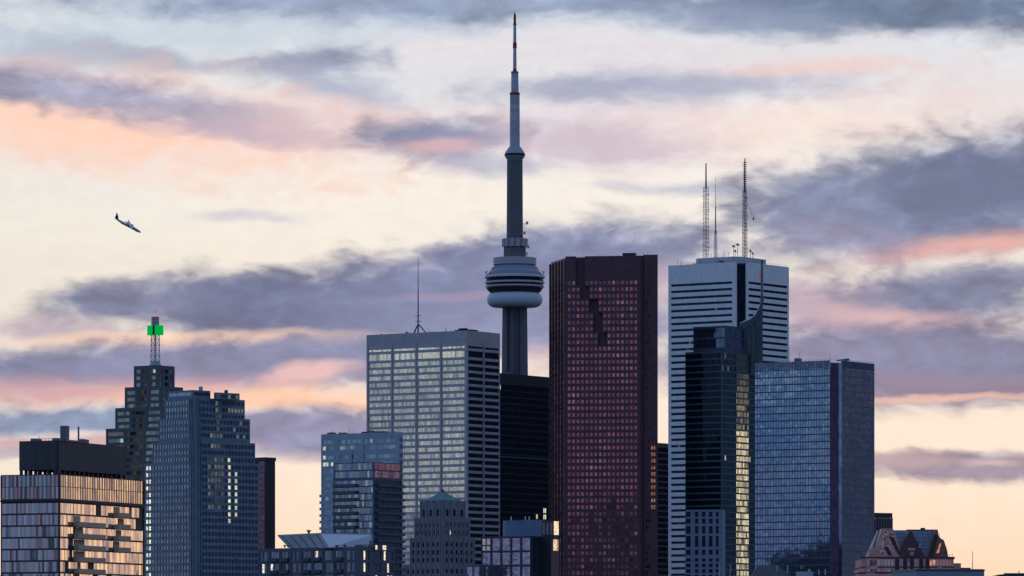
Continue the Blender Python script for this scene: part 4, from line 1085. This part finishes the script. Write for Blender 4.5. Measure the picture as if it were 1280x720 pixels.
# ================================================================== dark teal tower with curved sail and spire
def sail_tower():
    D = 2850
    t = thing('hotel_tower', 'dark teal glass tower with curved sail crown, thin spire and golden window column', 'hotel tower', 902, D, 35)
    T = Tier(t, 902, D, 857, 944); zt = T.z(438.5)
    c = MB(); w = MB(); T.core(c, 0, zt - .2)
    P_ = 3.45; rows = rows_down(zt - 1.2, P_, 2.55, 60)
    clad(w, T.fl, rows, [(.3, T.L - .3)], .3, 0, zt, ext=.3); clad(w, T.fr, rows, [(.3, T.W * .41), (T.W * .42, T.W * .80), (T.W * .81, T.W - .3)], .3, 0, zt)
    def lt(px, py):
        if 919.5 < px < 935.5:  # golden column: warm reflection put in as window emission
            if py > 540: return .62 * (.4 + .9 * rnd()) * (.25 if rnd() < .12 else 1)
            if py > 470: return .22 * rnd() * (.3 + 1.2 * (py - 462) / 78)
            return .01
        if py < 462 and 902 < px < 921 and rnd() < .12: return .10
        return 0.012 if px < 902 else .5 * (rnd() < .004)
    wl = []; openings(wl, T.fl, rows, [(.3, T.L - .3)], 1.5); put_windows(wl, t, glass('smoked_glass', (.006, .010, .018), .01, rc=(.3, .5, .6)))
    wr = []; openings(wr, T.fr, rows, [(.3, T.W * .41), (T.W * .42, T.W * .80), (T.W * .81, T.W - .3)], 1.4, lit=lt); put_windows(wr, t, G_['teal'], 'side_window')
    T2 = Tier(t, 907, D + 6, 867, 930); z2 = T2.z(407); T2.core(c, zt - .2, z2 - .2)
    rows2 = [(T2.z(434), T2.z(423)), (T2.z(421), T2.z(409.5))]
    clad(w, T2.fl, rows2, [(.4, T2.L - .4)], .3, zt - .2, z2, ext=.3); clad(w, T2.fr, rows2, [(.4, T2.W - .4)], .3, zt - .2, z2)
    wl = []; openings(wl, T2.fl, rows2, [(.4, T2.L - .4)], 2, nz=2); openings(wl, T2.fr, rows2, [(.4, T2.W - .4)], 2, nz=2); put_windows(wl, t, G_['navy'], 'crown_window')
    c.build('core', M['dark'], t); w.build('wall', M['teal'], t)
    # curved sail: profile in the plane of the photo's right face, extruded in depth
    co, si = t['_c'], t['_s']; Ds = D + 24
    def q(px, D_):
        wx, wy = X(px, D_) - t.location.x, D_ - t.location.y; return (co * wx - si * wy, si * wx + co * wy)
    prof = [(921, 470), (921, 425), (921.5, 412), (925, 405), (931, 402), (938, 399), (944, 394), (948.5, 386), (951, 377), (951.8, 368), (953.5, 368), (953.5, 470)]
    ra = [(*q(px, Ds), Z(py, Ds)) for px, py in prof]; rb = [(*q(px, Ds + 14), Z(py, Ds + 0)) for px, py in prof]
    m_ = MB(); m_.loft([ra, rb]); sm = wall('sail_cladding', (.045, .075, .10), .3, .12, (2.2, 3.2, .4)); sl = m_.build('sail', sm, t)
    m_ = MB()
    for i in range(3, 9):
        a, b = ra[i], ra[i + 1]; e = rb[i]; f_ = rb[i + 1]
        m_.hexa([(a[0], a[1], a[2] + .02), (e[0], e[1], e[2] + .02), (f_[0], f_[1], f_[2] + .02), (b[0], b[1], b[2] + .02), (a[0], a[1], a[2] + .7), (e[0], e[1], e[2] + .7), (f_[0], f_[1], f_[2] + .7), (b[0], b[1], b[2] + .7)])
    m_.build('sail_glass_edge', G_['blue'], sl)
    m_ = MB(); rb_ = [(*q(px, Ds - .35), Z(py, Ds)) for px, py in [(924, 414), (930, 410), (937, 407), (943, 402), (948, 394), (951, 384)]]
    for a, b in zip(rb_, rb_[1:]): m_.tube(a, b, .3, n=5)
    for px in (927, 933, 939, 945, 950): m_.tube((*q(px, Ds - .3), Z(460, Ds)), (*q(px, Ds - .3), Z(404 - (px - 925) * .35, Ds)), .16, n=4)
    m_.build('sail_rib', M['darkblue'], sl)
    m_ = MB(); a = q(952.5, Ds + 5); m_.tube((*a, Z(372, Ds)), (*a, Z(326, Ds)), .75, .65, 8); m_.lathe([(.9, Z(376, Ds)), (1.3, Z(374, Ds)), (.9, Z(372, Ds))], 8, *a); m_.lathe([(.65, Z(327, Ds)), (1.0, Z(326, Ds)), (.5, Z(324, Ds))], 8, *a); m_.build('spire', wall('spire_steel', (.09, .13, .17), .4, .1), t)
sail_tower()

# ================================================================== blue curtain-wall tower
def blue_glass_tower():
    D = 2600
    t = thing('office_tower', 'wide blue glass tower reflecting clouds, with small roof crane', 'office tower', 1047, D, 33)
    T = Tier(t, 1047, D, 943.5, 1092.5); zt = T.z(450); n = 4.2
    c = MB(); c.box(T.x0, T.x1 - n, T.y0, T.y1, 0, zt - 4); c.box(T.x1 - n, T.x1, T.y0 + n, T.y1, 0, zt - 4); c.build('core', M['dark'], t)
    fl = Face(t, (T.x0, T.y0), (1, 0), (0, -1), T.L - n); fr = Face(t, (T.x1, T.y0 + n), (0, 1), (1, 0), T.W - n)
    P_ = 9.1 * D / F; rows = rows_down(T.z(461), P_, P_ - .62, 55)
    w = MB(); s2 = MB()
    clad(w, fl, rows, [(.15, fl.len - .15)], .12, 0, T.z(460)); clad(s2, fr, rows, [(.15, fr.len - .15)], .12, 0, T.z(460))
    w.build('wall', wall('blue_spandrel', (.05, .08, .15), .35, .1, (1.5, 60, .15)), t); s2.build('side_wall', wall('spandrel_side_tone', (.09, .12, .19), .4, .1), t)  # side copy of the spandrel, that face's light level tuned into its colour
    wl = []; openings(wl, fl, rows, [(.15, fl.len - .15)], 1.5, nz=2, lit=lambda a, b: .05 if rnd() < .01 else 0); openings_r = []
    put_windows(wl, t, G_['blue']); openings(openings_r, fr, rows, [(.15, fr.len - .15)], 1.5, nz=2); put_windows(openings_r, t, glass('blue_side_glass', (.03, .045, .08), .40, rc=(.95, 1, 1), tilt=.012, wav=.05, ws=.09), 'side_window')
    mu = MB()
    k = int(fl.len / 1.5)
    for i in range(k + 1): mu.slab(fl, i * fl.len / k - .04, i * fl.len / k + .04, 55, zt, .13, .24)
    k = int(fr.len / 1.5)
    for i in range(k + 1): mu.slab(fr, i * fr.len / k - .04, i * fr.len / k + .04, 55, zt, .13, .24)
    mu.build('mullions', wall('blue_mullion', (.08, .12, .2), .4, .1), t)
    sg = glass('screen_glass', (.05, .07, .11), .15, rc=(.6, .75, 1), tilt=.02)
    for f_ in (fl, fr): cr = MB(); cr.grid(f_, 0, f_.len, T.z(459.8), zt, .06, int(f_.len / 1.5), 3); cr.build('roof_screen', sg, t)
    ng = MB(); ng.grid(Face(t, (T.x1 - n, T.y0 + .0), (0, 1), (1, 0), n), 0, n, 0, zt - 1, .05, 3, 70); ng.grid(Face(t, (T.x1 - n, T.y0 + n), (1, 0), (0, -1), n), 0, n, 0, zt - 1, .05, 3, 70)
    ng.build('corner_glazing', glass('corner_navy_glass', (.02, .035, .06), .3, rc=(.6, .75, .95), tilt=.01), t)
    m_ = MB(); m_.box(T.x1 - 3, T.x1 - 1, T.y0 + 9, T.y0 + 11, zt - 4, zt + .3); m_.tube((T.x1 - 5, T.y0 + 8, zt + .2), (T.x1 - .5, T.y0 + 12, zt + 1.3), .3); m_.box(T.x1 - 2, T.x1 + 0, T.y0 + 10, T.y0 + 12, zt + .3, zt + 1.2); m_.build('roof_crane', M['metal'], t); roof_bits(t, T, zt - 4, 10, h=3.6); roof_rail(t, T, zt - .2, .8, 40, .1)
blue_glass_tower()

def reflected_block():
    D = 2390
    t = thing('brick_block', 'dark stepped block mirrored in the foot of the wide blue glass tower', 'office block', -214, D, 0)
    t.rotation_euler = (0, 0, R(25)); brick = wall('dark_brick', (.05, .035, .03), .85, .2, (1.2, .8, .2))
    w = MB(); w.box(-9, 14, -46, -14, 0, 126); w.box(-9, 14, -14, 9, 0, 120.5); w.box(-9, 14, 9, 22, 0, 90); w.build('wall', brick, t)
    m_ = MB(); m_.box(-4, 6, -32, -20, 126, 128.5); m_.build('roof_plant', M['dark'], t)
    for i in range(10):
        for j in range(5):
            q = MB(); y_ = -40 + j * 8.9; z_ = 116 - i * 4; q.box(14, 14.06, y_, y_ + 1.5, z_ - 1.8, z_); q.build('window', G_['dark'], t)
reflected_block()

def square_window_block():
    D = 2300
    t = thing('office_block', 'plain blue grey concrete block with square dark windows before the teal tower', 'office block', 902, D, 8)
    T = Tier(t, 902, D, 857, 905); zt = T.z(637)
    c = MB(); T.core(c, 0, zt - .2); c.build('core', M['dark'], t)
    w = MB(); rows = [(Z(b, D), Z(a, D)) for a, b in ((639.5, 646), (648.3, 654.5), (657.5, 667), (670, 683.5), (687, 693.5), (698, 702), (704.6, 709), (711.5, 716), (718.5, 723), (726, 731))][::-1]
    us = [(857.5, 863.5), (868.8, 873.2), (877.5, 882), (886.2, 890.8), (895, 898.3)]; k = T.L / 45.0
    bays = [((a - 857) * k, (b - 857) * k) for a, b in us]
    clad(w, T.fl, rows, bays, .5, 0, zt, ext=.5); w.box(T.x1, T.x1 + .5, T.y0, T.y1, 0, zt); w.build('wall', M['bluestone'], t)
    wl = []; openings(wl, T.fl, rows, bays, 2); put_windows(wl, t, G_['dark'])
square_window_block()

def striped_block():
    D = 3050
    t = thing('office_block', 'low dark block with vertical fins beside the wide blue glass tower', 'office block', 1094, D, 60)
    T = Tier(t, 1094, D, 1080, 1114); zt = T.z(641)
    w = MB(); T.core(w, 0, zt - 3.2); T.ring(w, zt - 2.6, zt, .5); w.build('wall', M['dark'], t)
    f = MB()
    for i in range(7): u = i * T.W / 6; f.slab(T.fr, max(0, u - .6), u + .6, 0, zt - 2.65, 0, .8)
    f.build('fins', wall('grey_fins', (.08, .09, .12), .7, .1), t)
striped_block()

# ================================================================== pink granite building with gabled glass roof
def gabled_building():
    D = 1900
    t = thing('gabled_office_building', 'pink granite building with steep gables and blue glass roof slopes', 'office building', 1130, D, 0)
    k = D / F
    x = lambda px: (px - 1130) * k + 0.0
    z_ = lambda py: Z(py, D)
    # body: rounded bay at left, straight part, rounded bay right
    w = MB()
    def stage(xl, xr, z0, z1, depth, r):
        pts = []
        cxl = x(xl) + r
        for a in range(180, 271, 15): pts.append((x(xl) + r + r * cos(R(a)), r * .55 + r * .55 * sin(R(a))))
        for a in range(270, 361, 15): pts.append((x(xr) - r + r * cos(R(a)), r * .55 + r * .55 * sin(R(a))))
        pts += [(x(xr), depth), (x(xl), depth)]
        w.prism(pts, z0, z1)
    stage(1073, 1204, 0, z_(716), 34, 6); stage(1075, 1202, z_(715.9), z_(711), 33, 6)
    w.prism([(x(1190), 6), (x(1203), 6), (x(1203), 30), (x(1190), 30)], z_(710.9), z_(703.5))
    stage(1076.5, 1193, z_(710.9), z_(698), 32, 6); w.build('wall', M['pink'], t)
    bd = MB(); w_ = w; w = bd
    stage(1072.2, 1204.7, z_(717), z_(715.2), 34.5, 6.3); stage(1075.8, 1194, z_(709.6), z_(708.2), 32.5, 6.3); stage(1075.8, 1194.6, z_(698.4), z_(695.8), 32.8, 6.3)
    bd.build('cornice', wall('dark_cornice', (.05, .035, .045), .6, .1), t)
    dk = MB()
    for px in (1119, 1129, 1137.5, 1149, 1157): dk.box(x(px), x(px + 5), -.12, .3, z_(716), z_(698.6))  # dark strips set proud of the wall to read as recessed bays
    dk.build('dark_bay_strip', M['dark'], t)
    wn = []
    for j, (pa, pb) in enumerate(((714.5, 711.6), (706.8, 700.2))):
        for i in range(8):
            m_ = MB(); px = 1084 + i * 4.3; m_.quad([(x(px), -.06, z_(pa)), (x(px + 2.6), -.06, z_(pa)), (x(px + 2.6), -.06, z_(pb)), (x(px), -.06, z_(pb))], None, .0); m_.score = 1; wn.append(m_)
    put_windows(wn, t, glass('pink_window_glass', (.12, .08, .11), .35, tilt=.1, rc=(1, .8, .85)))
    wn = []
    for i in range(7):
        m_ = MB(); px = 1162 + i * 4.1; m_.quad([(x(px), -.06, z_(707)), (x(px + 3), -.06, z_(707)), (x(px + 3), -.06, z_(700)), (x(px), -.06, z_(700))], None, .55 if i < 2 else .10); m_.score = 1; wn.append(m_)
    put_windows(wn, t, glass('sun_glow_glass', (.1, .05, .04), .2, warm=(1, .38, .16), cool=(1, .42, .2)), 'sun_glow_window')  # orange sunset glow on these panes put in as emission
    # main roof: steep truncated hip
    zr = z_(661.5); zb = z_(696)
    m_ = MB(); m_.loft([[(x(1087), 3, zb), (x(1185), 3, zb), (x(1185), 29, zb), (x(1087), 29, zb)], [(x(1101), 12, zr), (x(1174), 12, zr), (x(1174), 20, zr), (x(1101), 20, zr)]])
    ro = m_.build('roof', M['slate'], t)
    m_ = MB()
    for i in range(13):
        a = i / 12; m_.tube((x(1087) + a * (x(1185) - x(1087)), 2.97, zb), (x(1101) + a * (x(1174) - x(1101)), 11.97, zr), .08, n=4)
    for j in range(1, 7):
        a = j / 7; m_.tube((x(1087 + 14 * a), 3 + 9 * a - .03, zb + (zr - zb) * a), (x(1185 - 11 * a), 3 + 9 * a - .03, zb + (zr - zb) * a), .06, n=4)
    m_.build('glazing_bars', M['darkblue'], ro)
    m_ = MB(); m_.box(x(1155), x(1160), 13, 17, zr, zr + .9); m_.box(x(1137), x(1174.5), 11.8, 20.2, zr, zr + .25); m_.build('roof_ridge', M['dark'], ro)
    def gable(pts, y0, y1, mat, name):     # pts in photo pixels, extruded from y0 back to y1
        m_ = MB(); A = [(x(a), y0, z_(b)) for a, b in pts]; B = [(x(a), y1, z_(b)) for a, b in pts]; m_.loft([B, A][::-1]); return m_.build(name, mat, t)
    g1 = gable([(1087.5, 696), (1127, 696), (1127, 692), (1119, 666), (1116.5, 660.5), (1103, 660.5), (1099, 672), (1096, 683), (1087.5, 686)], 1.5, 12, M['pink'], 'gable')
    m_ = MB(); 
    for a, b in (((1112, 671), (1125, 693)), ((1105, 683), (1113, 694))):
        m_.hexa([(x(a[0]), 1.3, z_(a[1])), (x(a[0] + 5), 1.3, z_(a[1])), (x(a[0] + 5), 1.52, z_(a[1])), (x(a[0]), 1.52, z_(a[1])), (x(b[0] - 2), 1.3, z_(b[1])), (x(b[0] + 2), 1.3, z_(b[1])), (x(b[0] + 2), 1.52, z_(b[1])), (x(b[0] - 2), 1.52, z_(b[1]))])
    m_.build('dark_glazing', M['dark'], g1)
    gg_ = glass('gable_glass', (.12, .08, .1), .4, tilt=.1, rc=(1, .8, .8))
    for px in range(1100, 1118, 3):
        for py in range(664, 692, 3):
            if rnd() < .7 and px > 1104 - (py - 664) * .3: gl = MB(); gl.quad([(x(px), 1.45, z_(py + 2)), (x(px + 2), 1.45, z_(py + 2)), (x(px + 2), 1.45, z_(py)), (x(px), 1.45, z_(py))]); gl.build('gable_window', gg_, g1)
    g2 = gable([(1125, 696), (1157, 696), (1150, 683), (1139.5, 663.5), (1137, 663.5), (1128, 681)], .9, 14, wall('dark_gable', (.07, .045, .055), .5, .2, (1.5, 1.5, .3)), 'gable')
    m_ = MB(); m_.box(x(1135), x(1144), .3, .88, z_(688), z_(685)); m_.box(x(1137.5), x(1142.5), .5, .88, z_(694.5), z_(689.5)); m_.box(x(1148.5), x(1151), .0, .88, z_(685), z_(680)); m_.build('gable_ledge', M['pink'], g2)
    g3 = gable([(1160, 696), (1186, 696), (1184.5, 687), (1180.5, 675), (1177, 673), (1174, 670), (1173, 662), (1170, 662), (1163, 684)], 2.2, 15, wall('brown_gable', (.20, .10, .08), .6, .25, (1.2, 1.2, .4)), 'gable')
    m_ = MB(); m_.hexa([(x(1161), 2.0, z_(696)), (x(1167), 2.0, z_(696)), (x(1167), 2.18, z_(696)), (x(1161), 2.18, z_(696)), (x(1168.5), 2.0, z_(668)), (x(1173.5), 2.0, z_(668)), (x(1173.5), 2.18, z_(668)), (x(1168.5), 2.18, z_(668))]); m_.build('dark_glazing', M['dark'], g3)
    m_ = MB(); m_.quad([(x(1171), 1.9, z_(691)), (x(1174), 1.9, z_(691)), (x(1177), 1.9, z_(679)), (x(1175.5), 1.9, z_(679))], None, .5); m_.build('gable_window', glass('gable_sun_glow_glass', (.1, .05, .04), .1, warm=(1, .4, .2), cool=(1, .4, .2)), g3)  # low-sun glow on this pane, given as emission
    m_ = MB()
    for a, b in (((1176, 667), (1176, 676)), ((1188, 693), (1188, 699)), ((1192, 692), (1192, 699))): m_.tube((x(a[0]), 5, z_(b[1])), (x(a[0]), 5, z_(a[1])), .08, n=4)
    m_.tube((x(1188), 5, z_(693)), (x(1192), 5, z_(692.5)), .08, n=4); m_.tube((x(1174), 5, z_(667)), (x(1176), 5, z_(667)), .08, n=4); m_.build('rooftop_frame', M['metal'], t)
gabled_building()

# ================================================================== low roofs along the lower edge
def low_roofs():
    D = 1500
    t = thing('flat_roofed_block', 'pale grey flat rooftop in front of the pink gabled building', 'low building', 1146, D, -12)
    t['_c'] = cos(R(-12)); t['_s'] = sin(R(-12)); k = D / F
    m_ = MB(); m_.box(0, 86 * k / cos(R(12)), 0, 26, 0, Z(711, D)); m_.build('wall', wall('grey_render', (.17, .22, .31), .8, .12), t)
    m_ = MB(); m_.box(62 * k, 77 * k, 5, 12, Z(711, D), Z(711, D) + .5); m_.box(-.2, 86 * k / cos(R(12)) + .2, -.2, 26.2, Z(711, D) + .0 - .5, Z(711, D) - .2); m_.build('roof_plant', M['dark'], t)
    m_ = MB(); m_.tube((78 * k, 4, Z(711, D) - .3), (78 * k, 4, Z(688, D)), .11, .07); m_.build('flagpole', M['palemetal'], t)
    D = 1450; k = D / F
    t = thing('flat_roofed_block', 'dark low rooftop at the right edge of the photo', 'low building', 1249, D, 0)
    m_ = MB(); m_.box(0, 14, 0, 20, 0, Z(718, D)); m_.box(2, 14, 2, 10, Z(718, D), Z(716.2, D)); m_.build('wall', M['dark'], t)
    m_ = MB(); m_.tube((26 * k, 3, Z(716.2, D)), (26 * k, 3, Z(713.5, D)), .12); m_.tube((9 * k, 3, Z(718, D)), (9 * k, 3, Z(715, D)), .06); m_.build('roof_vent', M['metal'], t)
    D = 1800; k = D / F
    t = thing('mansard_roof_building', 'dark mansard rooftop with small chimneys below the wide blue glass tower', 'low building', 943, D, 0)
    m_ = MB(); m_.box(-1, 13, 0, 14, 0, Z(722, D)); m_.build('wall', M['stone'], t)
    m_ = MB(); m_.loft([[(-1.2, -.2, Z(722, D)), (13.2, -.2, Z(722, D)), (13.2, 14.2, Z(722, D)), (-1.2, 14.2, Z(722, D))], [(1.6, 3, Z(706, D)), (8.2, 3, Z(706, D)), (8.2, 11, Z(706, D)), (1.6, 11, Z(706, D))]]); ro = m_.build('roof', wall('grey_shingles', (.07, .08, .10), .8, .2, (.6, .4, .3)), t)
    for a in (28, 41): m_ = MB(); m_.box(a * k, a * k + .4, 1.5, 2.2, Z(718, D), Z(707, D)); m_.build('chimney', M['palemetal'], ro)
    t = thing('rooftop_plant_block', 'small pale blue rooftop box at the foot of the wide blue glass tower', 'low building', 996, D, 0)
    m_ = MB(); m_.box(0, 5.6, 0, 7, 0, Z(714.5, D)); m_.build('wall', M['bluepanel'], t)
    for a in (15, 28, 36): m_ = MB(); m_.tube((a * k, 2, Z(722, D)), (a * k, 2, Z(711.5, D)), .13); m_.build('vent_pipe', M['white'], t)
    m_ = MB(); m_.box(5.62, 12, 1, 8, 0, Z(719, D)); m_.build('side_block', M['dark'], t)
    for i, px in enumerate((899, 912.5, 932.5)):
        D = 1500; k = D / F
        lab = ('curved metal vent pipe nearest the square-windowed block', 'curved metal vent pipe, middle of the three', 'curved metal vent pipe under the golden window column')[i]
        t = thing('vent_pipe', lab, 'pipe', px, D, 0, 'vent pipes at the lower edge')
        m_ = MB(); pts = [(0, 0, 0), (0, 0, Z(716, D)), (.25, 0, Z(711, D)), (-.1, 0, Z(705, D))]
        for a, b in zip(pts, pts[1:]): m_.tube(a, b, .12)
        m_.build('pipe', M['palemetal'], t)
low_roofs()

# ================================================================== airliner
def plane():
    from mathutils import Vector, Matrix
    D = 5000
    t = thing('airplane', 'small white and blue twin propeller airliner with dark tail, climbing at left', 'airplane', 160, D, 0)
    t.location = (X(160, D), D, Z(282, D))
    body = wall('plane_white', (.38, .46, .62), .35, .08); navy = wall('plane_navy', (.03, .05, .13), .35, .08)
    # local: nose +x, span +-y, up z
    def lx(prof, n=14, y0=0, z0=0):
        m_ = MB(); m_.loft([[(xx, y0 + r * cos(2 * pi * i / n), z0 + zc + r * sin(2 * pi * i / n)) for i in range(n)] for xx, r, zc in prof]); return m_
    lx([(-15, .25, 1.0), (-11, .9, .5), (-6, 1.35, 0), (9, 1.35, 0), (12, 1.1, -.15), (13.6, .6, -.35), (14.3, .15, -.45)]).build('fuselage', body, t, True)
    m_ = MB(); m_.loft([[(-15, .3, 0), (12, 1.3, -.8), (12, -1.3, -.8), (-15, -.3, 0)][::-1], [(-14, .2, -.1), (11, .9, -1.45), (11, -.9, -1.45), (-14, -.2, -.1)][::-1]]); m_.build('belly', navy, t)
    for s in (-1, 1):
        m_ = MB(); A = [(3.2, 0, 1.35), (-.3, 0, 1.35), (-.3, 0, 1.75), (3.2, 0, 1.65)]; B = [(2.0, s * 14.2, 1.9), (.4, s * 14.2, 1.9), (.4, s * 14.2, 2.05), (2.0, s * 14.2, 2.02)]
        m_.loft([A, B] if s > 0 else [A[::-1], B[::-1]]); m_.build('wing', body, t)
        e = lx([(-3.5, .25, .2), (0, .7, 0), (4.5, .75, 0), (5.4, .45, 0)], 10, s * 4.4, 1.2); eo = e.build('engine', navy, t)
        m_ = MB()
        for q in range(6):
            a = 2 * pi * q / 6; m_.tube((5.5, s * 4.4, 1.2), (5.5, s * 4.4 + 2 * cos(a), 1.2 + 2 * sin(a)), .13, .08, 4)
        m_.build('propeller', navy, eo)
        m_ = MB(); m_.loft([[(-15.6, 0, 5.2), (-13.8, 0, 5.2), (-13.8, 0, 5.4), (-15.6, 0, 5.4)], [(-15.6, s * 3.8, 5.3), (-14.6, s * 3.8, 5.3), (-14.6, s * 3.8, 5.4), (-15.6, s * 3.8, 5.4)]]); m_.build('tailplane', navy, t)
    m_ = MB(); m_.hexa([(-14.8, -.2, 1), (-10.5, -.2, 1), (-10.5, .2, 1), (-14.8, .2, 1), (-15.4, -.1, 5.2), (-14.0, -.1, 5.2), (-14.0, .1, 5.2), (-15.4, .1, 5.2)]); m_.build('tail_fin', wall('plane_black', (.015, .018, .02), .4, .05), t)
    fwd = Vector((.86, .34, -.42)).normalized(); up = Vector((.3, -.3, .9)); up = (up - up.dot(fwd) * fwd).normalized(); lf = up.cross(fwd)
    t.rotation_mode = 'QUATERNION'; t.rotation_quaternion = Matrix((fwd, lf, up)).transposed().to_quaternion()
plane()

for r_ in ROOTS:
    for k_ in ('_c', '_s'):
        if k_ in r_: del r_[k_]
